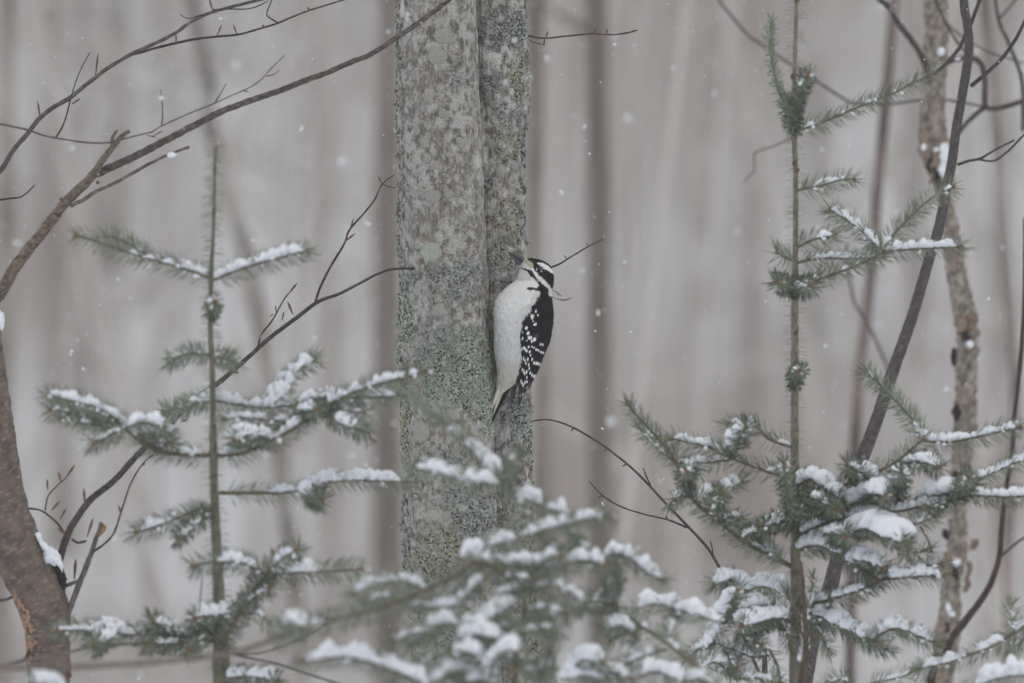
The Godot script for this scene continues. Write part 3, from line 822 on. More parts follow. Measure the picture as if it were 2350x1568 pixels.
func brown_tree() -> void:
	var z := 15.1
	var t := thing("brown_tree", "leaning reddish brown tree with pale dashes, peeled bark and a snow filled crotch", "tree", Vector3.ZERO)
	var how := {"a": Color(0.205, 0.146, 0.118), "b": Color(0.115, 0.088, 0.077), "dark": Color(0.135, 0.13, 0.105), "segs": 60, "rough": 0.05, "freq": 45.0, "lent": 0.6, "lc": Color(0.35, 0.30, 0.25), "step": 0.0022}
	limb(t, "trunk", [-420, -2600, 16, -330, -1400, 26, -230, -400, 36, -140, 200, 44, -95, 500, 48, -58, 700, 50, -38, 850, 51, -24, 950, 52, -10, 1060, 53, 5, 1150, 55, 25, 1220, 58, 50, 1285, 60, 82, 1345, 60, 104, 1410, 56, 112, 1480, 49, 113, 1568, 49, 113, 1800, 52, 100, 2600, 62, 80, 3550, 90], z, z, how)
	# peeled strip on its left side: bare pale wood
	var b := MB.new()
	for i in 41:
		var y := lerpf(1355.0, 1535.0, i / 40.0)
		var cx := lerpf(88.0, 112.0, clampf((y - 1355.0) / 90.0, 0, 1))
		var r := lerpf(60.0, 49.5, clampf((y - 1355.0) / 125.0, 0, 1)) * 1.06
		var w := sin(PI * i / 40.0)
		for k in 9:
			var th := lerpf(-1.45 - 0.1 * w, -1.30 + (0.74 + 0.26 * nz.get_noise_2d(y * 0.09, 3.0)) * pow(w, 0.5), k / 8.0)
			var c := col(0.42, 0.29, 0.19).lerp(col(0.27, 0.17, 0.10), clampf(0.5 + nz.get_noise_2d(y * 0.05, k * 0.8) * 1.0, 0, 1))
			if nz.get_noise_2d(y * 0.12 + 30.0, k * 0.9) > 0.42: c = col(0.07, 0.06, 0.045)
			var rr := r * K * z + 0.0004 * w
			b.add(at3(cx, y, z) + Vector3(sin(th) * rr, 0, cos(th) * rr), c)
	for i in 40:
		for k in 8: b.quad(i * 9 + k, i * 9 + k + 1, i * 9 + 10 + k, i * 9 + 9 + k)
	part("peeled_wood", b, M.bark, t, "pale orange peeled strip of bare wood")
	for q in [[52, 1368, 60, 1395], [74, 1530, 70, 1560], [66, 1490, 60, 1515], [158, 1538, 162, 1556], [60, 1440, 70, 1462]]:
		bud(t, q[0], q[1], q[2], q[3], z - 0.02, 5.0, "bark_chip")
	limb(t, "knot", [112, 1268, 5, 124, 1290, 9, 136, 1310, 12, 143, 1334, 10, 148, 1352, 4], z - 0.01, z - 0.01, {"a": Color(0.07, 0.05, 0.04), "b": Color(0.03, 0.025, 0.022), "segs": 12, "rough": 0.4, "freq": 160.0, "step": 0.002})
	var sb := MB.new()
	snow_on(sb, spline([78, 1226, 3, 96, 1262, 4, 118, 1288, 5, 134, 1304, 5, 142, 1316, 4], z - 0.02, z - 0.02, 0.004), 0.0, 1.0, 20.0 * K * z, 0.9)
	lump(sb, at3(118, 1279, z - 0.015), Vector3(0.012, 0.012, 0.012), 7.0, 8, 12)
	lump(sb, at3(0, 735, z - 0.03), Vector3(0.006, 0.012, 0.008), 17.0, 8, 12)
	part("snow", sb, M.snow, t, "", "stuff")
	# the long twig that passes behind the lichen tree
	limb(t, "branch", [132, 1300, 9.5, 143, 1262, 9, 152, 1235, 8.6, 165, 1207, 8.2, 205, 1150, 7.8, 260, 1105, 7.2, 320, 1040, 7, 380, 985, 6.4, 440, 920, 6, 500, 880, 5.8, 570, 820, 5.2, 620, 775, 5, 680, 730, 4.8, 730, 693, 4.4, 780, 674, 3.4, 830, 648, 3.2, 870, 628, 3, 915, 617, 2.8, 1060, 618, 2.6, 1200, 628, 2.4, 1270, 612, 2.2, 1310, 590, 2, 1350, 566, 1.7, 1385, 549, 1.2], z, 15.82, DARK)
	var how2 := TWIG.duplicate()
	var pale_twig := {"a": Color(0.22, 0.17, 0.15), "b": Color(0.16, 0.12, 0.11), "segs": 7, "step": 0.004}
	limb(t, "side_shoot", [724, 694, 3.3, 735, 660, 3, 760, 610, 2.8, 790, 560, 2.6, 802, 528, 2.4, 835, 490, 2.2, 860, 458, 2, 878, 422, 1.7, 905, 402, 1.2], 15.5, 15.6, how2)
	limb(t, "side_shoot", [590, 806, 2.2, 600, 768, 2, 625, 735, 1.9, 650, 690, 1.7, 664, 672, 1.5], 15.38, 15.37, how2)
	limb(t, "side_shoot", [875, 420, 1.6, 890, 428, 1.3, 910, 432, 0.9], 15.6, 15.6, how2)
	for q in [[664, 672, 682, 650, 3], [672, 722, 660, 692, 3.2], [801, 534, 812, 500, 2], [790, 556, 815, 536, 2.6], [876, 420, 868, 406, 2.4], [634, 718, 632, 702, 2], [647, 735, 652, 715, 2.2], [620, 726, 628, 720, 1.6], [430, 962, 418, 968, 3], [530, 852, 548, 856, 4], [1348, 567, 1347, 557, 1.8], [1300, 594, 1295, 586, 1.8]]:
		bud(t, q[0], q[1], q[2], q[3], 15.45, q[4])
	limb(t, "side_shoot", [1185, 662, 1.6, 1230, 668, 1.2, 1268, 682, 0.9, 1280, 687, 1.3, 1296, 689, 2.0, 1312, 684, 1.0], 16.2, 16.2, pale_twig)
	limb(t, "side_shoot", [1228, 668, 1.2, 1255, 664, 1.0, 1275, 669, 1.0, 1281, 675, 1.8, 1289, 680, 0.9], 16.2, 16.2, pale_twig)
	# the grey dead shoot with a withered leaf
	limb(t, "dead_shoot", [150, 1420, 7, 163, 1390, 7, 180, 1345, 7, 198, 1300, 6.6, 212, 1262, 6, 222, 1232, 5.4, 232, 1206, 4.6], z, z - 0.03, {"a": Color(0.21, 0.185, 0.175), "b": Color(0.12, 0.10, 0.095), "segs": 10, "rough": 0.15})
	limb(t, "side_shoot", [138, 1348, 5, 158, 1342, 4.6, 178, 1334, 4], z, z - 0.02, GREY)
	limb(t, "side_shoot", [212, 1268, 2.8, 240, 1248, 2.4, 262, 1222, 2.3, 280, 1168, 2.1, 300, 1110, 1.9, 325, 1068, 1.7, 352, 1042, 1.4], z - 0.02, z + 0.02, how2)
	limb(t, "side_shoot", [62, 1167, 2.4, 92, 1171, 2.2, 115, 1186, 2.2, 135, 1205, 2.4, 150, 1228, 2.6], z + 0.03, z, how2)
	limb(t, "side_shoot", [104, 1172, 1.8, 110, 1140, 1.7, 128, 1118, 1.6, 150, 1098, 1.5], z + 0.03, z + 0.04, how2)
	limb(t, "side_shoot", [165, 1238, 2.6, 180, 1246, 3, 196, 1242, 3.4], z, z - 0.02, how2)
	limb(t, "side_shoot", [-30, 1380, 4, 15, 1376, 3.6, 48, 1358, 3.4], z + 0.02, z + 0.02, GREY)
	for q in [[150, 1098, 172, 1066, 3], [110, 1125, 108, 1100, 2.6], [140, 1106, 134, 1082, 2.8], [118, 1172, 138, 1150, 3], [138, 1192, 152, 1166, 3], [150, 1228, 132, 1212, 3], [156, 1225, 154, 1208, 3], [200, 1232, 214, 1188, 3.2], [195, 1160, 192, 1120, 3.4], [278, 1180, 272, 1160, 2.8], [170, 1330, 174, 1282, 4], [320, 1072, 334, 1064, 2.4]]:
		bud(t, q[0], q[1], q[2], q[3], z - 0.01, q[4])
	var lb := MB.new()
	for i in 7:
		for k in 5:
			var u := i / 6.0
			var wv := sin(PI * clampf(u * 0.9 + 0.08, 0, 1)) * 0.006
			lb.add(at3(231, 1198, z - 0.03) + Vector3((k - 2) * 0.5 * wv + 0.002 * sin(u * 5.0), -u * 0.020, 0.003 * cos(k * 2.0 + u * 3.0)), col(0.27, 0.13, 0.05).lerp(col(0.40, 0.26, 0.13), rng.randf()))
	for i in 6:
		for k in 4: lb.quad(i * 5 + k, i * 5 + k + 1, i * 5 + 6 + k, i * 5 + 5 + k)
	part("withered_leaf", lb, M.bark, t, "curled orange brown withered leaf")

func shrub_twig() -> void:
	var t := thing("shrub_shoot", "thin dark arching shoot rising from the fir needles to touch the lichen covered trunk", "twig")
	limb(t, "stem", [1760, 3400, 6, 1758, 1640, 4.6, 1750, 1566, 4.4, 1738, 1535, 4.2, 1718, 1490, 4, 1690, 1410, 3.9, 1662, 1330, 3.8, 1645, 1292, 3.6, 1620, 1253, 3.4, 1580, 1210, 3.2, 1530, 1158, 3, 1480, 1104, 2.8, 1440, 1066, 2.6, 1380, 1020, 2.4, 1320, 984, 2.2, 1280, 968, 2, 1250, 963, 1.9, 1222, 967, 1.7], 15.62, 15.62, DARK)
	limb(t, "side_shoot", [1576, 1211, 2.6, 1532, 1193, 2.3, 1480, 1181, 2.1, 1425, 1163, 1.9, 1382, 1137, 1.7, 1352, 1105, 1.3], 15.62, 15.6, TWIG)
	limb(t, "side_shoot", [1493, 1112, 2, 1484, 1096, 1.8, 1476, 1074, 1.2], 15.62, 15.6, TWIG)
	limb(t, "side_shoot", [1636, 1270, 1.6, 1634, 1256, 1.6, 1630, 1242, 1.0], 15.62, 15.6, TWIG)
	for q in [[1395, 1030, 1386, 1036], [1315, 982, 1312, 990], [1440, 1066, 1428, 1070], [1384, 1138, 1372, 1142], [1532, 1193, 1528, 1184]]: bud(t, q[0], q[1], q[2], q[3], 15.61, 2.2)
	limb(t, "dead_tip", [1724, 1507, 2.6, 1740, 1540, 3, 1748, 1562, 3.2], 15.5, 15.55, TWIG)

func dark_sapling() -> void:
	var z := 16.15
	var t := thing("dark_sapling", "smooth dark grey sapling leaning up behind the snowy fir, with thin curved shoots", "tree")
	limb(t, "trunk", [2150, -900, 8, 2205, -200, 9.5, 2212, 0, 10, 2219, 50, 10.3, 2224, 100, 10.6, 2218, 160, 10.8, 2207, 225, 11, 2194, 300, 11, 2184, 375, 11.2, 2174, 425, 11.5, 2154, 525, 12, 2131, 600, 12.3, 2109, 675, 12.8, 2089, 740, 13.2, 2050, 850, 14.2, 2010, 970, 15, 1960, 1110, 16, 1915, 1310, 17, 1888, 1400, 17.5, 1862, 1480, 18.5, 1842, 1568, 22, 1800, 1750, 26, 1740, 2500, 30, 1720, 3440, 40], z, z, {"a": Color(0.115, 0.10, 0.096), "b": Color(0.082, 0.071, 0.068), "dark": Color(0.05, 0.044, 0.042), "segs": 24, "rough": 0.04, "lent": 0.5, "lc": Color(0.19, 0.17, 0.17), "step": 0.004})
	limb(t, "side_shoot", spread([2229, 197, 2246, 183, 2264, 168, 2297, 137, 2327, 97, 2350, 52, 2380, -20], 5.2, 3.6), z, z - 0.1, DARK)
	limb(t, "side_shoot", spread([2216, 90, 2232, 45, 2248, 0, 2262, -40], 4.6, 4), z, z + 0.05, DARK)
	limb(t, "side_shoot", spread([2217, 75, 2205, 105, 2190, 125, 2172, 145, 2150, 165, 2135, 178], 4.6, 4.2), z, z + 0.3, DARK)
	limb(t, "side_shoot", spread([2198, 378, 2222, 370, 2250, 364, 2282, 345, 2328, 322], 3.6, 2.2), z, z - 0.04, DARK)
	limb(t, "side_shoot", spread([2247, 366, 2282, 369, 2316, 345, 2350, 310, 2380, 290], 2.6, 2.2), z, z - 0.04, DARK)
	bud(t, 2078, 745, 2086, 726, z, 5.0, "knot")
	t = thing("dark_sapling", "slender dark stem curving up beside the peeling birch, one thin side shoot", "tree")
	limb(t, "trunk", [2352, 500, 4, 2351, 680, 4.6, 2346, 780, 5, 2342, 832, 5.2, 2334, 910, 5.4, 2328, 955, 5.5, 2322, 1050, 5.6, 2311, 1110, 5.6, 2303, 1165, 6, 2298, 1213, 6.2, 2294, 1270, 6.6, 2282, 1319, 7, 2264, 1358, 7.6, 2238, 1396, 8.2, 2212, 1430, 9, 2170, 1500, 9, 2130, 1700, 10, 2110, 3200, 14], 16.7, 16.95, {"a": Color(0.10, 0.07, 0.068), "b": Color(0.062, 0.045, 0.045), "segs": 12, "rough": 0.07})
	limb(t, "side_shoot", spread([2297, 1277, 2318, 1259, 2350, 1235, 2390, 1215], 3.6, 2.6), 16.85, 16.85, DARK)

func birch() -> void:
	var z := 17.3
	var t := thing("peeling_birch", "crooked buff birch with ragged peeling bark and a broken snow filled gash", "tree")
	var how := {"a": Color(0.43, 0.38, 0.32), "b": Color(0.19, 0.158, 0.128), "dark": Color(0.09, 0.075, 0.062), "segs": 48, "rough": 0.17, "freq": 78.0, "step": 0.004}
	limb(t, "trunk", [2170, -900, 22, 2152, -100, 24, 2149, 0, 26, 2148, 75, 26, 2147, 150, 26, 2143, 230, 26, 2139, 300, 30, 2138, 345, 29, 2146, 390, 17, 2156, 430, 11, 2172, 470, 14, 2182, 520, 17, 2188, 590, 22, 2202, 660, 23, 2216, 730, 26, 2222, 790, 26, 2217, 860, 25, 2216, 950, 25, 2207, 1040, 24, 2202, 1100, 21, 2197, 1170, 19, 2198, 1230, 22, 2192, 1290, 25, 2183, 1340, 22, 2181, 1400, 24, 2176, 1450, 28, 2170, 1500, 28, 2155, 1568, 30, 2150, 1700, 34, 2140, 2400, 38, 2130, 3230, 52], z, z, how)
	# curls of loose bark
	for q in [[2118, 330, 10, 34, 0.3], [2150, 362, 16, 26, 1.2], [2166, 345, 12, 40, 0.9], [2140, 400, 8, 26, 2.0], [2232, 740, 14, 20, 2.2], [2205, 745, 12, 18, 0.4], [2190, 1140, 10, 16, 0.9], [2236, 1250, 12, 14, 2.4], [2168, 1290, 9, 26, 0.2], [2218, 1345, 10, 16, 2.6], [2158, 1440, 12, 20, 0.8], [2150, 1545, 16, 24, 0.5], [2222, 1310, 8, 24, 2.8], [2186, 600, 9, 18, 0.6], [2200, 905, 8, 18, 0.4]]:
		var b := MB.new()
		for i in 9:
			for k in 7:
				var an: float = q[4] + k * 0.55
				var r: float = (q[2] + 4.0 * nz.get_noise_2d(i * 0.6, q[0])) * K * z * (1.0 - 0.07 * k)
				b.add(at3(q[0] + 5.0 * sin(i * 0.5), q[1] + (i - 4) * q[3] * 0.22 + 3.0 * nz.get_noise_2d(k * 0.9, q[1]), z - 0.03) + Vector3(cos(an) * r, 0, sin(an) * r), col(0.38, 0.29, 0.22).lerp(col(0.22, 0.16, 0.12), rng.randf()))
		for i in 8:
			for k in 6: b.quad(i * 7 + k, i * 7 + k + 1, i * 7 + 8 + k, i * 7 + 7 + k)
		part("bark_curl", b, M.bark, t)
	for q in [[2134, 365, 2140, 400, 12], [2150, 395, 2156, 432, 10], [2190, 800, 2188, 840, 9], [2194, 930, 2196, 965, 11], [2196, 1085, 2180, 1122, 13], [2168, 1215, 2174, 1240, 9], [2190, 1305, 2196, 1330, 9], [2210, 758, 2226, 790, 10], [2162, 1425, 2176, 1450, 12]]:
		limb(t, "knot", [q[0], q[1], q[4] * 0.5, (q[0] + q[2]) * 0.5, (q[1] + q[3]) * 0.5, q[4], q[2], q[3], q[4] * 0.4], z - 0.024, z - 0.024, {"a": Color(0.075, 0.05, 0.04), "b": Color(0.035, 0.025, 0.022), "segs": 9, "rough": 0.4, "freq": 120.0})
	var sb := MB.new()
	for q in [[2168, 352, 14, 26], [2162, 385, 10, 20], [2150, 345, 8, 8], [2120, 338, 7, 8], [2226, 790, 8, 9], [2195, 1290, 10, 8], [2176, 1395, 6, 10], [2160, 118, 8, 9], [2184, 1410, 8, 6]]:
		lump(sb, at3(q[0], q[1], z - 0.035), Vector3(q[2], q[3], q[2]) * K * z, q[0], 7, 10)
	part("snow", sb, M.snow, t, "", "stuff")
	# shoots about it, a little farther off
	for q in [[[2003, -30, 2020, 0, 2040, 18, 2066, 60, 2097, 100, 2115, 130, 2122, 146, 2135, 190], 6.0, 8.0, 17.2], [[2135, 170, 2165, 150, 2196, 135, 2240, 137, 2256, 160, 2260, 200, 2262, 245, 2296, 248, 2350, 232, 2400, 225], 7.0, 6.0, 17.35], [[2262, 245, 2240, 262, 2212, 290, 2190, 320], 6.0, 5.0, 17.35], [[2140, -20, 2166, 45, 2192, 90, 2216, 120], 3.4, 3.0, 17.2], [[2155, 30, 2190, 70, 2225, 95, 2270, 120, 2350, 145], 2.6, 2.0, 17.5], [[2280, -20, 2291, 45, 2311, 90, 2336, 150, 2347, 200, 2348, 300], 4.4, 4.8, 17.5], [[2291, 45, 2310, 25, 2335, -5], 3.0, 2.4, 17.5]]:
		limb(t, "shoot", spread(q[0], q[1], q[2]), q[3], q[3], {"a": Color(0.12, 0.095, 0.09), "b": Color(0.075, 0.058, 0.056), "segs": 9, "rough": 0.12})
	t = thing("bare_branch", "faint thin twig sweeping down behind the fir leader to the birch", "branch")
	limb(t, "branch", spread([1640, -20, 1657, 10, 1667, 22, 1697, 60, 1722, 85, 1757, 108, 1797, 136, 1866, 180, 1926, 220, 1962, 238, 2046, 238, 2096, 232, 2156, 228, 2206, 235, 2256, 245], 3.6, 2.8), 18.0, 17.4, {"a": Color(0.13, 0.10, 0.10), "b": Color(0.09, 0.068, 0.068), "segs": 7})
	t = thing("bare_branch", "faint thin reddish twig hanging below the fir leader's lowest needles", "branch")
	limb(t, "branch", spread([1826, 312, 1800, 325, 1770, 338, 1745, 345, 1732, 355, 1732, 392, 1722, 400, 1707, 418], 2.2, 1.6), 17.2, 17.6, {"a": Color(0.17, 0.11, 0.10), "b": Color(0.12, 0.08, 0.075), "segs": 6})
	t = thing("bare_branch", "faint thin twig bending down between the fir stem and the blurred sapling", "branch")
	limb(t, "branch", spread([1945, 560, 1945, 620, 1952, 650, 1960, 690, 1975, 720, 2000, 760, 2018, 800, 2040, 850], 3.0, 4.0), 18.0, 18.6, {"a": Color(0.15, 0.115, 0.11), "b": Color(0.10, 0.076, 0.074), "segs": 7})

# ------------------------------------------------------------------ the young firs
func fir_behind_left() -> void:
	var z := 14.55
	var t := thing("fir_sapling", "young fir with a pale bare leader and wide snowy arms, next to the brown tree", "fir tree")
	fir_stem(t, [499, 326, 5, 494, 360, 3.6, 492, 450, 3.8, 488, 560, 4.2, 484, 640, 5.4, 483, 750, 5.8, 487, 850, 6.4, 489, 950, 7, 490, 1048, 10, 491, 1120, 9, 497, 1250, 11.5, 501, 1350, 13.5, 505, 1450, 16, 508, 1568, 20], z, 0.42, 900.0, Color(0.27, 0.245, 0.175), Color(0.19, 0.18, 0.135))
	var lb := MB.new()
	lump(lb, at3(500, 331, z), Vector3(0.0045, 0.004, 0.004), 4.0, 6, 8)
	for q in lb.c.size(): lb.c[q] = col(0.55, 0.42, 0.34)
	part("leader_bud", lb, M.bark, t)
	fir(t, [485, 641, 440, 622, 380, 605, 310, 585, 240, 560, 178, 541], z, {"snow": [0.02, 0.24, 20, 0.28, 0.38, 17, 0.42, 0.5, 12, 0.55, 0.62, 12], "n": 1500.0})
	fir(t, [345, 592, 300, 562, 243, 539], z, {"z": z + 0.04, "snow": [0.2, 0.34, 12], "n": 1500.0})
	fir(t, [490, 643, 560, 615, 640, 592, 705, 576], z, {"snow": [0.03, 0.44, 22, 0.45, 0.96, 24], "n": 1300.0})
	fir(t, [485, 722, 488, 708, 493, 694], z, {"z": z - 0.09, "snow": [0.75, 1.0, 18], "n": 1984.0, "len": 0.0145, "lean": 78.0})
	fir(t, [485, 816, 440, 812, 412, 818, 388, 829], z, {"snow": [0.5, 0.64, 11, 0.7, 0.85, 12, 0.2, 0.32, 10]})
	fir(t, [489, 818, 512, 822, 536, 830], z, {"z": z + 0.05, "snow": [0.0, 0.3, 11]})
	# the great tier: left arm
	fir(t, [487, 1046, 409, 1042, 350, 1030, 311, 1005, 286, 981, 262, 960, 223, 937, 175, 923, 112, 907], z, {"r": 6, "z": z - 0.12, "snow": [0.06, 0.26, 20, 0.45, 0.72, 20, 0.7, 1.0, 24]})
	fir(t, [286, 981, 321, 970, 345, 972, 374, 981], z - 0.08, {"z": z - 0.06, "snow": [0.05, 1.0, 27]})
	fir(t, [282, 982, 252, 970, 204, 960, 155, 948, 119, 941], z - 0.06, {"z": z + 0.02, "snow": [0.5, 0.62, 12, 0.66, 0.98, 18], "n": 2300.0})
	fir(t, [262, 985, 230, 975, 198, 972, 141, 962], z - 0.03, {"z": z - 0.02, "n": 1612.0, "len": 0.0185, "lean": 75.0})
	fir(t, [292, 990, 262, 992, 245, 1000, 214, 1018], z - 0.08, {"z": z - 0.14, "n": 1612.0})
	fir(t, [311, 997, 350, 994, 388, 1000], z - 0.04, {"z": z + 0.03, "snow": [0.02, 0.55, 20, 0.6, 1.0, 24]})
	fir(t, [330, 1020, 360, 1018, 395, 1015], z - 0.02, {"n": 2000.0})
	fir(t, [483, 921, 450, 924, 419, 936, 376, 945], z + 0.05, {"z": z + 0.18, "snow": [0.02, 0.4, 17, 0.55, 0.66, 13], "n": 1500.0})
	# right arm
	fir(t, [488, 1047, 547, 1042, 591, 1025, 646, 999, 701, 966, 742, 937, 789, 911, 832, 893, 887, 876, 931, 865, 966, 856], z, {"r": 6.4, "z": z - 0.1, "snow": [0.04, 0.16, 24, 0.17, 0.45, 22, 0.56, 0.74, 20, 0.75, 0.93, 22, 0.94, 1.0, 16], "n": 1900.0})
	fir(t, [448, 921, 488, 919, 547, 929, 613, 936, 650, 932, 690, 938], z + 0.08, {"z": z + 0.06, "snow": [0.0, 0.5, 26, 0.48, 1.0, 30]})
	fir(t, [632, 926, 646, 894, 679, 852, 723, 826], z, {"z": z + 0.06, "snow": [0.0, 0.5, 34, 0.5, 0.98, 26], "n": 2000.0})
	fir(t, [789, 915, 760, 912, 734, 916, 684, 927], z - 0.03, {"z": z - 0.02, "snow": [0.1, 0.5, 26, 0.45, 0.98, 34]})
	fir(t, [672, 975, 640, 966, 600, 963, 560, 959, 518, 962], z - 0.02, {"z": z - 0.05, "snow": [0.0, 0.3, 18, 0.4, 0.98, 18]})
	fir(t, [622, 1012, 590, 1000, 570, 998, 536, 1010], z - 0.04, {"z": z - 0.14, "snow": [0.1, 0.5, 26, 0.5, 1.0, 28]})
	fir(t, [742, 937, 789, 942, 833, 947], z - 0.06, {"z": z - 0.03, "snow": [0.15, 1.0, 21]})
	fir(t, [784, 915, 832, 912, 880, 911, 922, 908], z - 0.07, {"z": z - 0.03, "snow": [0.1, 0.4, 17, 0.35, 0.9, 20]})
	fir(t, [742, 948, 778, 966, 810, 980, 846, 996], z - 0.05, {"z": z - 0.14, "snow": [0.32, 0.68, 24], "n": 1400.0, "len": 0.02})
	fir(t, [690, 955, 700, 945, 730, 940], z - 0.02, {"z": z - 0.1, "snow": [0.1, 0.8, 20]})
	# the lower tiers
	fir(t, [503, 1132, 580, 1132, 668, 1129, 726, 1112, 814, 1103, 933, 1106], z, {"r": 4.6, "z": z + 0.03, "snow": [0.24, 0.42, 20, 0.44, 0.66, 34, 0.62, 0.97, 25], "n": 1500.0})
	fir(t, [706, 1128, 722, 1140, 740, 1147], z, {"z": z - 0.12, "snow": [0.0, 0.45, 34]})
	fir(t, [489, 1164, 433, 1179, 375, 1202, 314, 1222], z, {"z": z - 0.03, "snow": [0.5, 0.95, 25], "n": 2200.0})
	fir(t, [482, 1172, 440, 1206, 408, 1236], z, {"z": z - 0.12, "n": 1600.0, "len": 0.019})
	fir(t, [505, 1492, 536, 1430, 565, 1384, 595, 1340, 624, 1304, 653, 1279, 680, 1263], z, {"r": 6, "z": z - 0.22, "n": 1500.0, "ca": Color(0.18, 0.13, 0.07), "snow": [0.82, 0.97, 17]})
	fir(t, [609, 1319, 580, 1303, 551, 1291, 492, 1290, 444, 1298], z - 0.14, {"z": z - 0.2, "snow": [0.12, 0.68, 24]})
	fir(t, [603, 1331, 653, 1316, 726, 1313, 785, 1310, 830, 1307], z - 0.14, {"z": z - 0.22, "snow": [0.1, 0.56, 32], "n": 1400.0})
	fir(t, [551, 1413, 580, 1408, 600, 1412, 616, 1430], z - 0.08, {"snow": [0.2, 0.75, 24], "n": 1500.0})
	fir(t, [560, 1392, 590, 1368, 622, 1350], z - 0.1, {"n": 1300.0, "len": 0.02})
	fir(t, [532, 1410, 492, 1411, 448, 1416], z - 0.05, {"z": z - 0.08, "snow": [0.02, 1.0, 28], "n": 2000.0})
	fir(t, [497, 1474, 431, 1463, 365, 1456, 299, 1457, 233, 1449, 167, 1447, 133, 1447], z, {"r": 5, "z": z - 0.12, "snow": [0.16, 0.34, 26, 0.34, 0.46, 28, 0.52, 0.82, 36, 0.8, 1.0, 14], "n": 2300.0})
	fir(t, [262, 1452, 240, 1464, 214, 1483], z - 0.1, {"z": z - 0.22, "snow": [0.1, 0.75, 30]})
	fir(t, [431, 1474, 390, 1478, 332, 1475], z - 0.04, {"z": z - 0.1, "snow": [0.2, 0.75, 15], "n": 2200.0})
	fir(t, [400, 1460, 372, 1440, 350, 1425], z - 0.02, {"snow": [0.3, 0.9, 22]})
	fir(t, [470, 1466, 452, 1470, 436, 1490], z - 0.02, {"z": z - 0.1, "snow": [0.1, 0.5, 13], "n": 1800.0})
	fir(t, [498, 1470, 470, 1440, 452, 1425], z + 0.02, {"n": 1488.0})
	fir(t, [508, 1560, 570, 1552, 640, 1562], z, {"z": z - 0.1, "snow": [0.1, 0.5, 26, 0.5, 0.95, 24]})
	# thin dead twigs about its foot
	t = thing("dead_twig", "pale bent twig lying low across the brown tree's foot and the fir's lowest branch", "twig")
	limb(t, "branch", spread([-60, 1545, 0, 1528, 60, 1515, 150, 1499, 220, 1485, 300, 1478, 360, 1476, 430, 1470], 4.2, 2.2), 14.3, 14.5, {"a": Color(0.24, 0.21, 0.19), "b": Color(0.15, 0.125, 0.115), "segs": 8})
	limb(t, "side_shoot", spread([50, 1518, 66, 1500, 84, 1480], 2, 1.4), 14.3, 14.3, TWIG)
	t = thing("dead_twig", "thin dark forked twig crossing low behind the pale bare leader fir's foot", "twig")
	limb(t, "branch", spread([505, 1490, 540, 1503, 580, 1512, 640, 1525, 705, 1547, 780, 1570], 2.6, 2.2), 14.4, 14.5, TWIG)
	limb(t, "side_shoot", spread([545, 1503, 600, 1498, 650, 1483, 700, 1462, 752, 1432], 2, 1.6), 14.4, 14.45, TWIG)
	limb(t, "side_shoot", spread([458, 1404, 460, 1370, 463, 1340, 464, 1322], 1.8, 1.2), 14.4, 14.4, TWIG)
	limb(t, "side_shoot", spread([520, 1400, 538, 1386, 552, 1368], 1.6, 1.2), 14.4, 14.4, TWIG)
	limb(t, "side_shoot", spread([742, 1436, 750, 1415, 757, 1394], 1.6, 1.2), 14.45, 14.45, TWIG)

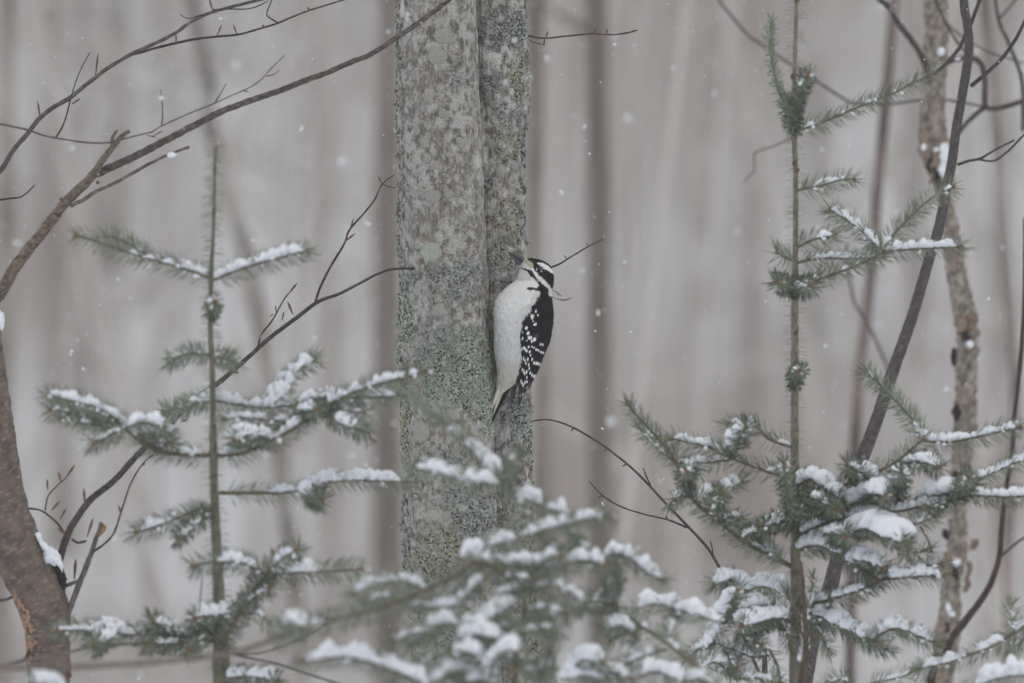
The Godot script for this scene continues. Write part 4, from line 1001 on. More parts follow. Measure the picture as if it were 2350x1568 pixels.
func near_fir() -> void:
	var z := 13.75
	var t := thing("fir_sapling", "blurred near fir whose snowy sprays cross the foot of the lichen covered trunk", "fir tree")
	fir_stem(t, [1206, 1345, 3, 1204, 1400, 4, 1199, 1450, 5, 1186, 1530, 6, 1180, 1568, 7], z, 0.02, 500.0, Color(0.17, 0.125, 0.075), Color(0.12, 0.09, 0.06))
	# long bare limb that comes in from the side and ends in the sprays
	fir(t, [1185, 1330, 1100, 1291, 1050, 1318, 984, 1353, 918, 1380, 860, 1400, 800, 1414, 700, 1441, 640, 1462], z, {"r": 6.5, "z": z - 0.3, "n": 1100.0, "ca": Color(0.22, 0.17, 0.11), "cb": Color(0.15, 0.115, 0.08), "snow": [0.82, 0.93, 15], "lean": 70.0, "bud": false})
	fir(t, [700, 1441, 684, 1430, 655, 1437], z - 0.3, {"snow": [0.1, 1.0, 34], "bud": false})
	limb(t, "bare_limb", spread([640, 1462, 590, 1482, 540, 1498, 480, 1506, 400, 1516, 300, 1524, 200, 1529, 100, 1531, -60, 1533], 6, 6.5), z - 0.3, z - 0.5, {"a": Color(0.24, 0.20, 0.17), "b": Color(0.17, 0.14, 0.12), "segs": 10})
	fir(t, [918, 1378, 870, 1372, 838, 1385, 815, 1402], z - 0.1, {"n": 2000.0, "snow": [0.2, 0.6, 18]})
	fir(t, [975, 1352, 940, 1338, 890, 1334, 850, 1345, 815, 1362], z - 0.05, {"n": 1900.0, "snow": [0.0, 0.55, 24, 0.55, 1.0, 22]})
	# sprays that reach up over the trunk
	fir(t, [1165, 1130, 1140, 1088, 1105, 1050, 1067, 1012, 1028, 975, 984, 947, 950, 915], z + 0.15, {"r": 4.2, "z": z + 0.25, "snow": [0.12, 0.48, 26, 0.55, 0.66, 15], "n": 1700.0})
	fir(t, [1150, 1128, 1168, 1092, 1186, 1048], z + 0.15, {"z": z + 0.05, "n": 1736.0, "snow": [0.82, 1.0, 17]})
	fir(t, [1153, 1116, 1116, 1108, 1072, 1104, 1028, 1091, 984, 1080, 953, 1074], z + 0.15, {"snow": [0.03, 0.5, 30, 0.45, 0.98, 30], "n": 1300.0})
	fir(t, [1160, 1122, 1182, 1141, 1226, 1153, 1262, 1170, 1306, 1187], z + 0.15, {"snow": [0.14, 0.62, 36, 0.63, 1.0, 32], "n": 1800.0})
	fir(t, [1225, 1172, 1210, 1185, 1190, 1192], z + 0.1, {"n": 1612.0, "len": 0.018})
	fir(t, [1190, 1238, 1220, 1226, 1248, 1216, 1313, 1199, 1368, 1187, 1396, 1190], z + 0.08, {"snow": [0.0, 0.25, 30, 0.2, 0.6, 32, 0.58, 0.94, 26], "n": 2000.0})
	fir(t, [1059, 1277, 1105, 1259, 1149, 1247, 1184, 1239], z + 0.03, {"snow": [0.0, 0.45, 32, 0.4, 1.0, 30], "n": 1700.0})
	fir(t, [1052, 1278, 1116, 1295, 1182, 1295, 1248, 1301, 1292, 1307], z + 0.02, {"snow": [0.0, 0.34, 36, 0.3, 0.97, 32], "n": 2000.0})
	fir(t, [1300, 1215, 1330, 1250, 1340, 1280], z + 0.12, {"snow": [0.1, 0.35, 18, 0.5, 0.8, 20], "n": 2200.0})
	fir(t, [1230, 1222, 1260, 1250, 1285, 1275], z + 0.1, {"n": 1900.0, "len": 0.021})
	fir(t, [1210, 1325, 1250, 1287, 1284, 1276], z, {"snow": [0.4, 1.0, 20], "n": 2200.0})
	fir(t, [1296, 1291, 1346, 1288, 1388, 1292], z + 0.1, {"snow": [0.0, 1.0, 34], "n": 2000.0})
	fir(t, [1064, 1385, 1072, 1367, 1094, 1345, 1112, 1326], z - 0.05, {"snow": [0.0, 1.0, 19], "n": 1500.0})
	fir(t, [1070, 1386, 1030, 1393, 1006, 1394, 938, 1390], z - 0.05, {"snow": [0.05, 0.7, 23, 0.7, 1.0, 15], "n": 1300.0, "len": 0.02})
	fir(t, [1109, 1421, 1138, 1402, 1182, 1377], z - 0.06, {"snow": [0.0, 1.0, 30], "n": 1500.0})
	fir(t, [1130, 1385, 1155, 1363, 1194, 1352], z - 0.02, {"snow": [0.2, 1.0, 25]})
	fir(t, [1210, 1352, 1240, 1347, 1285, 1347, 1340, 1384], z, {"snow": [0.1, 0.25, 20, 0.4, 0.62, 26, 0.62, 1.0, 24], "n": 2000.0})
	fir(t, [1112, 1316, 1150, 1318, 1190, 1325, 1230, 1330], z, {"n": 1488.0, "len": 0.02})
	fir(t, [1110, 1425, 1060, 1432, 1017, 1430, 984, 1452, 938, 1482], z - 0.12, {"snow": [0.0, 0.3, 20, 0.3, 0.95, 32], "n": 1600.0})
	fir(t, [1000, 1462, 960, 1450, 900, 1470], z - 0.15, {"n": 1500.0, "len": 0.02})
	fir(t, [1060, 1468, 1085, 1462, 1111, 1458, 1148, 1468], z - 0.1, {"snow": [0.05, 1.0, 38], "n": 1700.0})
	fir(t, [1180, 1540, 1127, 1525, 1094, 1506, 1038, 1490], z - 0.12, {"snow": [0.35, 1.0, 32], "n": 1700.0})
	fir(t, [1126, 1556, 1133, 1522, 1160, 1497, 1194, 1494], z - 0.15, {"snow": [0.0, 0.4, 34, 0.35, 1.0, 40], "n": 1500.0})
	fir(t, [984, 1566, 1017, 1546, 1064, 1538], z - 0.15, {"snow": [0.0, 1.0, 36], "n": 1700.0})
	fir(t, [1020, 1500, 990, 1510, 965, 1530], z - 0.15, {"n": 1488.0})
	fir(t, [1230, 1560, 1255, 1520, 1262, 1490], z - 0.1, {"n": 2200.0, "snow": [0.3, 0.7, 16]})
	fir(t, [1190, 1480, 1170, 1440, 1130, 1430], z - 0.08, {"n": 2200.0})
	fir(t, [1200, 1450, 1240, 1440, 1280, 1452], z - 0.08, {"n": 2000.0})
	fir(t, [1200, 1400, 1250, 1395, 1300, 1410], z - 0.04, {"n": 2100.0})
	fir(t, [1185, 1530, 1220, 1540, 1262, 1545], z - 0.08, {"n": 2200.0, "snow": [0.2, 0.9, 20]})
	fir(t, [1150, 1575, 1090, 1560, 1060, 1570], z - 0.1, {"n": 2200.0, "snow": [0.1, 0.9, 34]})
	# the white heap low down between the trunks
	fir(t, [1010, 1600, 950, 1560, 880, 1530, 800, 1508, 740, 1512, 696, 1520], z - 0.15, {"r": 5, "snow": [0.1, 0.5, 52, 0.45, 0.98, 46], "n": 1800.0, "wide": 1.1})
	fir(t, [140, 1600, 110, 1572, 78, 1568], z - 0.2, {"snow": [0.1, 1.0, 40], "n": 1500.0})
	# its farther side: a dark upright shoot and the sprays to the right of the trunk
	fir(t, [1404, 1404, 1406, 1350, 1413, 1294], z + 0.35, {"z": z + 0.2, "n": 1984.0, "len": 0.022, "lean": 60.0, "ca": Color(0.13, 0.12, 0.04), "cb": Color(0.09, 0.09, 0.04)})
	fir(t, [1385, 1282, 1421, 1273, 1454, 1286, 1482, 1312, 1522, 1331], z + 0.35, {"snow": [0.0, 0.5, 40, 0.42, 0.98, 40], "n": 1900.0})
	fir(t, [1440, 1330, 1400, 1350, 1350, 1392], z + 0.35, {"n": 1612.0, "len": 0.02})
	fir(t, [1405, 1390, 1360, 1380, 1320, 1398], z + 0.3, {"n": 1612.0, "len": 0.02})
	fir(t, [1608, 1540, 1553, 1492, 1487, 1446, 1421, 1404, 1395, 1385], z + 0.45, {"r": 7, "n": 1500.0, "bud": false, "len": 0.02, "snow": [0.25, 0.4, 14, 0.55, 0.66, 14]})
	fir(t, [1655, 1428, 1597, 1412, 1553, 1399, 1509, 1386, 1465, 1396], z + 0.5, {"snow": [0.02, 0.55, 36, 0.5, 1.0, 34], "n": 1500.0, "len": 0.02})
	fir(t, [1530, 1472, 1540, 1430, 1552, 1415], z + 0.5, {"n": 1600.0, "snow": [0.2, 0.8, 14]})
	fir(t, [1470, 1435, 1440, 1450, 1400, 1470], z + 0.4, {"n": 1900.0, "len": 0.022, "snow": [0.2, 0.8, 20]})
	fir(t, [1530, 1490, 1480, 1505, 1420, 1530], z + 0.4, {"n": 1900.0, "len": 0.022, "snow": [0.2, 0.8, 22]})
	fir(t, [1470, 1470, 1430, 1440, 1392, 1430], z + 0.35, {"n": 2000.0, "snow": [0.3, 1.0, 26]})
	fir(t, [1320, 1530, 1346, 1512, 1380, 1520], z + 0.2, {"snow": [0.0, 1.0, 44], "n": 1600.0, "wide": 1.0})
	fir(t, [1290, 1560, 1330, 1550, 1380, 1560], z + 0.2, {"snow": [0.0, 1.0, 40], "n": 1600.0, "wide": 1.0})
	fir(t, [1375, 1540, 1420, 1545, 1450, 1560], z + 0.2, {"snow": [0.1, 0.9, 24], "n": 2200.0})
	fir(t, [1465, 1556, 1509, 1541, 1568, 1564], z + 0.3, {"snow": [0.0, 1.0, 44], "n": 1600.0, "wide": 1.0})
	fir(t, [1570, 1566, 1600, 1560, 1632, 1572], z + 0.3, {"snow": [0.0, 1.0, 34], "n": 2000.0})

func right_fir() -> void:
	var z := 15.0
	var t := thing("fir_sapling", "tall slender fir, thickly snowed below, in front of the leaning dark sapling", "fir tree")
	fir_stem(t, [1829, -120, 4, 1828, -20, 4.2, 1826, 50, 4.4, 1824, 150, 4.8, 1822, 250, 5.2, 1822, 300, 6.4, 1826, 400, 6, 1826, 500, 6.2, 1825, 600, 7, 1824, 700, 8.4, 1824, 850, 8.6, 1824, 950, 9, 1824, 1050, 9.4, 1826, 1150, 10.5, 1826, 1300, 12, 1826, 1400, 13, 1826, 1568, 15], z, 0.42, 620.0, Color(0.31, 0.27, 0.195), Color(0.21, 0.195, 0.145))

	for q in [[1826, 8, 4.0], [1816, 182, 3.4], [1828, 398, 3.0], [1819, 380, 2.6], [1824, 770, 3]]:
		bud(t, q[0], q[1], q[0] + 5, q[1] - 12, z - 0.008, q[2] * 1.6, "bud")
	fir(t, [1820, 302, 1797, 240, 1777, 165, 1767, 100, 1771, 48], z, {"z": z + 0.2, "n": 1500.0, "len": 0.014, "frost": false, "ca": Color(0.17, 0.14, 0.07)})
	fir(t, [1821, 304, 1826, 250, 1840, 205, 1854, 172], z, {"z": z - 0.2, "n": 2232.0, "len": 0.0155, "snow": [0.85, 1.0, 12]})
	fir(t, [1824, 303, 1822, 275, 1815, 240], z, {"z": z - 0.1, "n": 1612.0, "frost": false, "bud": false})
	fir(t, [1828, 300, 1897, 277, 1972, 245, 2047, 215, 2097, 190, 2136, 171], z, {"z": z + 0.06, "n": 1500.0, "snow": [0.03, 0.14, 13, 0.3, 0.36, 8, 0.5, 0.56, 8, 0.7, 0.74, 8]})
	fir(t, [1831, 437, 1860, 431, 1887, 425, 1924, 414, 1958, 411], z, {"snow": [0.26, 0.74, 14], "n": 1300.0})
	fir(t, [1829, 569, 1867, 550, 1913, 541], z, {"snow": [0.55, 0.98, 14], "n": 1500.0})
	fir(t, [1822, 600, 1800, 590, 1784, 580], z, {"n": 900.0, "frost": false})
	fir(t, [1829, 655, 1847, 652, 1897, 635, 1962, 611, 2027, 581], z, {"r": 4.5, "snow": [0.18, 0.26, 12, 0.5, 0.6, 9], "n": 1900.0})
	fir(t, [1830, 604, 1860, 596, 1897, 593, 1960, 593, 2024, 592], z, {"z": z + 0.05, "snow": [0.15, 0.98, 16], "n": 1200.0})
	fir(t, [2027, 580, 2060, 575, 2122, 570, 2203, 567], z, {"z": z - 0.04, "snow": [0.05, 0.96, 21], "n": 1600.0})
	fir(t, [2027, 576, 2005, 555, 1972, 525, 1906, 480], z, {"z": z + 0.05, "snow": [0.06, 0.98, 17], "n": 1600.0})
	fir(t, [2030, 566, 2050, 540, 2087, 500, 2137, 455, 2184, 430], z, {"z": z + 0.08, "snow": [0.02, 0.12, 12, 0.9, 1.0, 8], "n": 1500.0, "frost": false})
	fir(t, [1822, 655, 1805, 655, 1784, 648], z, {"z": z - 0.1, "n": 1736.0, "snow": [0.3, 0.7, 8]})
	fir(t, [1826, 655, 1845, 660, 1858, 655], z, {"z": z - 0.12, "n": 1736.0})
	fir(t, [1822, 880, 1828, 862, 1836, 850], z, {"z": z - 0.11, "n": 1860.0, "len": 0.0165, "lean": 75.0, "snow": [0.6, 1.0, 15]})
	# right of the stem, upper
	fir(t, [1830, 1152, 1900, 1126, 1960, 1106, 2020, 1080, 2053, 1063, 2086, 1036, 2120, 1008], z, {"r": 5, "z": z - 0.05, "n": 1500.0, "snow": [0.1, 0.3, 22, 0.5, 0.6, 16]})
	fir(t, [2122, 1008, 2095, 965, 2075, 942, 2031, 893, 1986, 853], z - 0.05, {"z": z + 0.04, "n": 1700.0, "snow": [0.0, 0.22, 16, 0.88, 0.97, 10]})
	fir(t, [2122, 1012, 2185, 1014, 2251, 1001, 2337, 981], z - 0.05, {"z": z - 0.1, "snow": [0.03, 0.5, 22, 0.48, 0.98, 18], "n": 1600.0, "top": 0.95})
	fir(t, [2075, 1064, 2095, 1062, 2119, 1060, 2156, 1072], z - 0.04, {"z": z - 0.12, "snow": [0.1, 0.95, 24], "n": 1500.0})
	fir(t, [2014, 1100, 1990, 1098, 1976, 1086, 1944, 1066], z - 0.02, {"z": z - 0.12, "snow": [0.1, 0.65, 36, 0.66, 0.98, 15], "n": 1800.0})
	fir(t, [2062, 1150, 2064, 1120, 2069, 1082], z - 0.02, {"z": z - 0.18, "snow": [0.1, 0.95, 26], "n": 1800.0})
	fir(t, [2110, 1160, 2135, 1148, 2165, 1136, 2210, 1122], z - 0.03, {"z": z - 0.16, "snow": [0.05, 0.45, 30, 0.3, 0.85, 48], "n": 2000.0, "wide": 0.95})
	fir(t, [2205, 1128, 2251, 1098, 2295, 1078, 2380, 1040], z - 0.1, {"snow": [0.1, 0.98, 20], "n": 1500.0, "top": 0.95})
	fir(t, [2200, 1134, 2262, 1138, 2306, 1140, 2390, 1136], z - 0.1, {"z": z - 0.2, "snow": [0.15, 0.95, 20], "n": 1600.0})
	fir(t, [2206, 1126, 2215, 1115, 2222, 1098], z - 0.12, {"z": z - 0.25, "n": 1612.0})
	fir(t, [1830, 1232, 1865, 1215, 1899, 1199, 1954, 1186, 2009, 1177, 2070, 1172, 2119, 1162, 2185, 1150, 2220, 1128], z, {"r": 5.6, "z": z - 0.12, "snow": [0.02, 0.28, 26, 0.3, 0.5, 22, 0.55, 0.95, 22], "n": 1900.0})
	fir(t, [1945, 1160, 1975, 1150, 2020, 1160], z - 0.05, {"snow": [0.0, 0.9, 36], "n": 1700.0})
	fir(t, [1985, 1145, 2010, 1128, 2030, 1140], z - 0.05, {"z": z - 0.15, "snow": [0.0, 1.0, 34], "n": 1700.0})
	fir(t, [1950, 1226, 1985, 1214, 2020, 1216, 2064, 1240, 2088, 1258], z - 0.06, {"z": z - 0.22, "snow": [0.05, 0.85, 54], "n": 1800.0, "wide": 1.0})
	fir(t, [2068, 1218, 2108, 1201, 2143, 1186], z - 0.1, {"snow": [0.3, 0.95, 22], "n": 1700.0})
	fir(t, [2180, 1146, 2160, 1160, 2130, 1166], z - 0.12, {"n": 1612.0, "len": 0.019})
	limb(t, "dead_twig", spread([2112, 1208, 2120, 1222, 2130, 1240, 2140, 1268], 2.6, 2.0), z - 0.1, z - 0.1, {"a": Color(0.24, 0.18, 0.15), "b": Color(0.16, 0.115, 0.095), "segs": 6})
	fir(t, [1834, 1264, 1856, 1254, 1878, 1252, 1905, 1258, 1930, 1272], z, {"r": 5, "z": z - 0.05, "snow": [0.02, 1.0, 40], "n": 2200.0})
	fir(t, [1928, 1274, 1950, 1288, 1976, 1304, 2016, 1332], z - 0.05, {"r": 4.6, "z": z - 0.1, "n": 2000.0, "snow": [0.1, 0.4, 22]})
	fir(t, [1940, 1282, 1965, 1286, 1990, 1288, 2028, 1302], z - 0.06, {"snow": [0.05, 0.98, 36], "n": 1800.0})
	fir(t, [1905, 1240, 1925, 1222, 1940, 1232], z - 0.06, {"z": z - 0.18, "snow": [0.1, 0.9, 24], "n": 2200.0})
	fir(t, [2014, 1331, 2053, 1328, 2097, 1324, 2163, 1322], z - 0.1, {"snow": [0.0, 0.98, 31], "n": 1700.0, "len": 0.021})
	fir(t, [2029, 1308, 2060, 1305, 2097, 1302, 2161, 1294], z - 0.06, {"snow": [0.05, 0.3, 18, 0.45, 0.9, 12], "n": 1300.0, "len": 0.019, "top": 1.0})
	fir(t, [2055, 1258, 2095, 1268, 2130, 1262], z - 0.1, {"n": 1300.0, "len": 0.02})
	fir(t, [1838, 1394, 1870, 1384, 1899, 1377, 1965, 1358, 2012, 1336], z, {"r": 4.6, "z": z - 0.1, "snow": [0.02, 0.35, 24, 0.4, 0.85, 18], "n": 1700.0, "len": 0.022})
	fir(t, [1838, 1400, 1870, 1410, 1910, 1427, 1965, 1452, 2018, 1477], z, {"r": 5, "z": z - 0.12, "snow": [0.12, 0.32, 24, 0.32, 0.9, 30], "n": 2000.0})
	fir(t, [2004, 1468, 2028, 1452, 2053, 1442, 2086, 1450, 2143, 1474], z - 0.1, {"snow": [0.15, 0.62, 44, 0.6, 0.97, 24], "n": 1800.0})
	fir(t, [1850, 1420, 1880, 1450, 1900, 1490], z - 0.04, {"n": 1900.0, "len": 0.02})
	fir(t, [1960, 1456, 2000, 1480, 2040, 1490], z - 0.1, {"n": 1700.0, "len": 0.02})
	limb(t, "branch", spread([1838, 1568, 1848, 1520, 1850, 1460, 1846, 1400, 1842, 1330, 1838, 1290], 9, 3), z - 0.05, z - 0.12, {"a": Color(0.17, 0.13, 0.09), "b": Color(0.11, 0.085, 0.06), "segs": 9})
	fir(t, [1846, 1440, 1860, 1380, 1866, 1330], z - 0.06, {"n": 900.0, "len": 0.02, "lean": 75.0})
	fir(t, [1830, 1440, 1848, 1470, 1842, 1510, 1834, 1545], z - 0.04, {"snow": [0.1, 0.9, 15], "n": 700.0, "bud": false})
	# lower right corner
	fir(t, [1990, 1575, 2015, 1566, 2069, 1553, 2107, 1536], z - 0.2, {"r": 4, "n": 900.0, "snow": [0.3, 0.9, 10], "bud": true})
	fir(t, [2380, 1415, 2310, 1464, 2256, 1491, 2176, 1520, 2104, 1535], z - 0.25, {"r": 4.6, "n": 1500.0, "len": 0.021, "snow": [0.08, 0.2, 22, 0.3, 0.55, 20, 0.62, 0.96, 22], "top": 1.0})
	fir(t, [2390, 1440, 2345, 1470, 2318, 1500], z - 0.2, {"n": 2000.0})
	fir(t, [2330, 1452, 2322, 1425, 2318, 1390], z - 0.2, {"n": 1000.0})
	fir(t, [2400, 1555, 2350, 1550, 2300, 1556, 2236, 1574], z - 0.6, {"snow": [0.0, 1.0, 60], "n": 1400.0, "wide": 1.2})
	# left of the stem
	fir(t, [1820, 1302, 1770, 1277, 1717, 1248, 1685, 1226, 1641, 1188, 1597, 1155, 1575, 1114, 1553, 1065, 1531, 1030, 1498, 993, 1465, 958, 1440, 928], z, {"r": 6.4, "z": z - 0.1, "snow": [0.12, 0.2, 16, 0.3, 0.42, 22], "n": 1900.0, "len": 0.019})
	fir(t, [1548, 1062, 1520, 1036, 1490, 1005, 1470, 985], z - 0.06, {"z": z - 0.02, "snow": [0.2, 0.9, 20], "n": 1500.0})
	fir(t, [1572, 1126, 1573, 1105, 1574, 1082], z - 0.08, {"z": z - 0.22, "n": 2108.0, "len": 0.017, "snow": [0.85, 1.0, 20]})
	fir(t, [1560, 1078, 1580, 1072, 1600, 1078], z - 0.05, {"snow": [0.0, 1.0, 22], "n": 1400.0})
	fir(t, [1690, 1050, 1669, 1045, 1641, 1031, 1597, 1019, 1542, 1006], z - 0.02, {"snow": [0.05, 0.98, 20], "n": 1600.0})
	fir(t, [1680, 1054, 1641, 1060, 1597, 1064, 1560, 1070], z - 0.03, {"snow": [0.05, 0.4, 26, 0.45, 0.9, 18], "n": 1200.0})
	fir(t, [1683, 1040, 1696, 1010, 1711, 980], z - 0.03, {"z": z - 0.1, "snow": [0.05, 0.95, 30], "n": 2000.0})
	fir(t, [1738, 980, 1718, 974, 1674, 974], z - 0.03, {"snow": [0.1, 0.9, 16], "n": 1800.0})
	fir(t, [1818, 1026, 1790, 1018, 1761, 1006, 1740, 985, 1718, 976], z, {"z": z - 0.05, "snow": [0.05, 0.3, 12], "n": 700.0})
	fir(t, [1820, 1102, 1768, 1085, 1717, 1067, 1674, 1050, 1650, 1040], z, {"z": z - 0.05, "snow": [0.2, 0.36, 17], "n": 1100.0, "len": 0.022})
	fir(t, [1824, 1210, 1814, 1160, 1803, 1116, 1799, 1070], z - 0.03, {"z": z - 0.22, "r": 4.4, "snow": [0.88, 1.0, 16], "n": 1700.0, "ca": Color(0.15, 0.13, 0.06)})
	fir(t, [1641, 1190, 1646, 1160, 1656, 1128], z - 0.06, {"z": z - 0.18, "n": 1488.0, "len": 0.019})
	fir(t, [1650, 1140, 1672, 1122, 1700, 1106], z - 0.06, {"snow": [0.0, 1.0, 28], "n": 1700.0})
	fir(t, [1600, 1158, 1615, 1138, 1640, 1128], z - 0.06, {"snow": [0.1, 1.0, 26], "n": 2000.0})
	fir(t, [1585, 1140, 1560, 1138, 1545, 1150], z - 0.06, {"n": 1800.0, "snow": [0.2, 0.8, 14]})
	fir(t, [1655, 1200, 1680, 1185, 1700, 1190], z - 0.06, {"n": 1700.0, "len": 0.02})
	fir(t, [1825, 1208, 1794, 1194, 1750, 1209], z, {"z": z - 0.1, "snow": [0.1, 0.95, 22], "n": 2000.0})
	fir(t, [1700, 1243, 1720, 1225, 1745, 1222], z - 0.05, {"n": 1900.0, "snow": [0.2, 0.9, 16]})
	fir(t, [1790, 1290, 1770, 1262, 1745, 1248], z - 0.05, {"n": 1700.0, "snow": [0.2, 0.9, 16]})
	# right of the stem near its snowy shoulder
	fir(t, [1829, 1116, 1850, 1104, 1867, 1100, 1896, 1116, 1934, 1150], z, {"z": z - 0.08, "snow": [0.05, 0.95, 30], "n": 2200.0})
	fir(t, [1830, 1135, 1860, 1140, 1890, 1150, 1920, 1170], z, {"z": z - 0.16, "n": 1612.0, "snow": [0.4, 0.55, 16, 0.7, 0.8, 14]})
	fir(t, [1832, 1178, 1870, 1165, 1915, 1172], z, {"z": z - 0.14, "n": 1488.0, "snow": [0.1, 0.3, 14]})
	# the snowy tangle below, left of the stem
	fir(t, [1700, 1362, 1690, 1340, 1670, 1330, 1640, 1342], z - 0.06, {"snow": [0.0, 1.0, 38], "n": 1900.0, "wide": 0.9})
	fir(t, [1816, 1380, 1794, 1358, 1750, 1347, 1710, 1358], z, {"snow": [0.1, 0.98, 31], "n": 1700.0})
	fir(t, [1665, 1430, 1675, 1392, 1692, 1355], z - 0.08, {"z": z - 0.16, "snow": [0.0, 1.0, 31], "n": 1500.0})
	fir(t, [1814, 1428, 1770, 1402, 1728, 1391, 1684, 1402], z, {"z": z - 0.1, "snow": [0.05, 0.4, 24, 0.42, 0.98, 34], "n": 1800.0})
	fir(t, [1805, 1430, 1783, 1420, 1750, 1424, 1704, 1436], z - 0.02, {"z": z - 0.18, "snow": [0.1, 1.0, 38], "n": 1900.0})
	fir(t, [1775, 1420, 1800, 1440, 1812, 1475], z - 0.04, {"n": 1300.0, "len": 0.021, "snow": [0.2, 0.5, 16]})
	fir(t, [1620, 1490, 1641, 1458, 1662, 1427], z - 0.06, {"snow": [0.0, 1.0, 33], "n": 1800.0})
	fir(t, [1765, 1505, 1722, 1506, 1685, 1491, 1640, 1476], z - 0.04, {"snow": [0.05, 0.9, 18], "n": 1200.0, "len": 0.021})
	fir(t, [1700, 1440, 1715, 1465, 1745, 1480], z - 0.06, {"n": 2200.0, "len": 0.02})
	fir(t, [1660, 1492, 1680, 1510, 1690, 1535], z - 0.06, {"n": 2200.0})
	fir(t, [1765, 1490, 1785, 1530, 1790, 1566], z - 0.03, {"n": 1100.0, "len": 0.021, "snow": [0.5, 0.9, 12]})
	fir(t, [1640, 1480, 1605, 1490, 1580, 1510], z - 0.05, {"n": 1800.0, "snow": [0.1, 0.9, 22]})
	fir(t, [1600, 1540, 1640, 1520, 1680, 1545], z - 0.1, {"n": 2000.0, "snow": [0.1, 0.9, 22]})
	fir(t, [1690, 1560, 1730, 1556, 1790, 1570], z - 0.1, {"n": 1700.0, "snow": [0.1, 0.8, 16]})
	fir(t, [1960, 1575, 1930, 1560, 1900, 1572], z - 0.1, {"n": 1500.0})

# ------------------------------------------------------------------ everything
func _ready() -> void:
	rng.seed = 4711
	# camera: a 400 mm lens focused on the bird
	var cam := Camera3D.new()
	cam.name = "camera"
	cam.position = Vector3(0, CAM_Y, 0)
	var lens := CameraAttributesPhysical.new()
	lens.frustum_focal_length = 400.0
	lens.frustum_focus_distance = 15.62
	lens.exposure_aperture = 6.3
	lens.frustum_near = 0.1
	lens.frustum_far = 600.0
	cam.attributes = lens
	cam.fov = rad_to_deg(2.0 * atan(12.0 / 400.0))
	cam.near = 0.1
	cam.far = 600.0
	add_child(cam)
	cam.current = true
	# sky, sun, air, exposure
	var sky := ProceduralSkyMaterial.new()
	sky.sky_top_color = Color(0.86, 0.885, 0.93)
	sky.sky_horizon_color = Color(0.83, 0.85, 0.885)
	sky.sky_curve = 0.2
	sky.ground_bottom_color = Color(0.7, 0.72, 0.75)
	sky.ground_horizon_color = Color(0.80, 0.82, 0.85)
	sky.sun_angle_max = 1.0
	var env := Environment.new()
	env.background_mode = Environment.BG_SKY
	env.sky = Sky.new()
	env.sky.sky_material = sky
	env.tonemap_mode = Environment.TONE_MAPPER_LINEAR
	env.tonemap_exposure = 1.40
	env.sdfgi_enabled = true
	env.ssao_enabled = true
	env.ssil_enabled = true
	env.fog_enabled = true
	env.fog_density = 0.0043
	env.fog_light_color = Color(0.95, 0.943, 0.938)
	var we := WorldEnvironment.new()
	we.name = "world"
	we.environment = env
	add_child(we)
	var sun := DirectionalLight3D.new()
	sun.name = "sun"
	sun.light_energy = 0.22
	sun.light_color = Color(1.0, 0.985, 0.96)
	sun.light_angular_distance = 40.0
	sun.rotation_degrees = Vector3(-62, 24, 0)
	sun.shadow_enabled = true
	add_child(sun)
	# noises and materials
	nz.seed = 11
	nz.noise_type = FastNoiseLite.TYPE_SIMPLEX_SMOOTH
	nz.frequency = 1.0
	nz.fractal_type = FastNoiseLite.FRACTAL_NONE
	cell.seed = 5
	cell.noise_type = FastNoiseLite.TYPE_CELLULAR
	cell.frequency = 78.0
	cell.cellular_return_type = FastNoiseLite.RETURN_DISTANCE
	cell.fractal_type = FastNoiseLite.FRACTAL_NONE
	M.snowc = Color(0.895, 0.92, 0.965)
	M.bark = mat("bark", 0.92, 0.25)
	M.trunk = mat("trunk_bark", 0.95, 0.25)
	grain(M.trunk, 0.03, Vector3(22, 9, 22), 0.7, 3)
	M.lichen = mat("lichen", 1.0, 0.2)
	var speck := NoiseTexture2D.new()
	speck.width = 256; speck.height = 256
	speck.seamless = true
	var sn := FastNoiseLite.new()
	sn.seed = 21
	sn.frequency = 0.06
	sn.fractal_octaves = 4
	speck.noise = sn
	var ramp := Gradient.new()
	ramp.colors = PackedColorArray([Color(0.72, 0.71, 0.68), Color(0.98, 0.98, 0.97), Color(1, 1, 1)])
	ramp.offsets = PackedFloat32Array([0.15, 0.55, 1.0])
	speck.color_ramp = ramp
	M.lichen.albedo_texture = speck
	M.lichen.uv1_triplanar = true
	M.lichen.uv1_world_triplanar = true
	M.lichen.uv1_scale = Vector3(38, 38, 38)
	M.needle = mat("needle", 0.5, 0.5)
	M.needle.backlight_enabled = true
	M.needle.backlight = Color(0.34, 0.40, 0.22)
	M.snow = mat("snow", 0.9, 0.3)
	M.feather = mat("feather", 0.85, 0.25)
	M.horn = mat("horn", 0.5, 0.5)
	M.gloss = mat("eye", 0.08, 0.7)
	M.far = mat("far_bark", 0.95, 0.2)

	setting()
	background_trees()
	lichen_tree()
	brown_tree()
	dark_sapling()
	birch()
	fir_behind_left()
	right_fir()
	near_fir()
	bare_branches()
	shrub_twig()
	woodpecker()
	falling_snow()

func ground_y(x: float, z: float) -> float:
	var d := -z
	var h := 0.10 * nz.get_noise_2d(x * 0.12, z * 0.12)
	if d > 50.0: h += (d - 50.0) * 0.34 * smoothstep(50.0, 62.0, d) + 0.5 * nz.get_noise_2d(x * 0.07 + 9.0, z * 0.07)
	return h

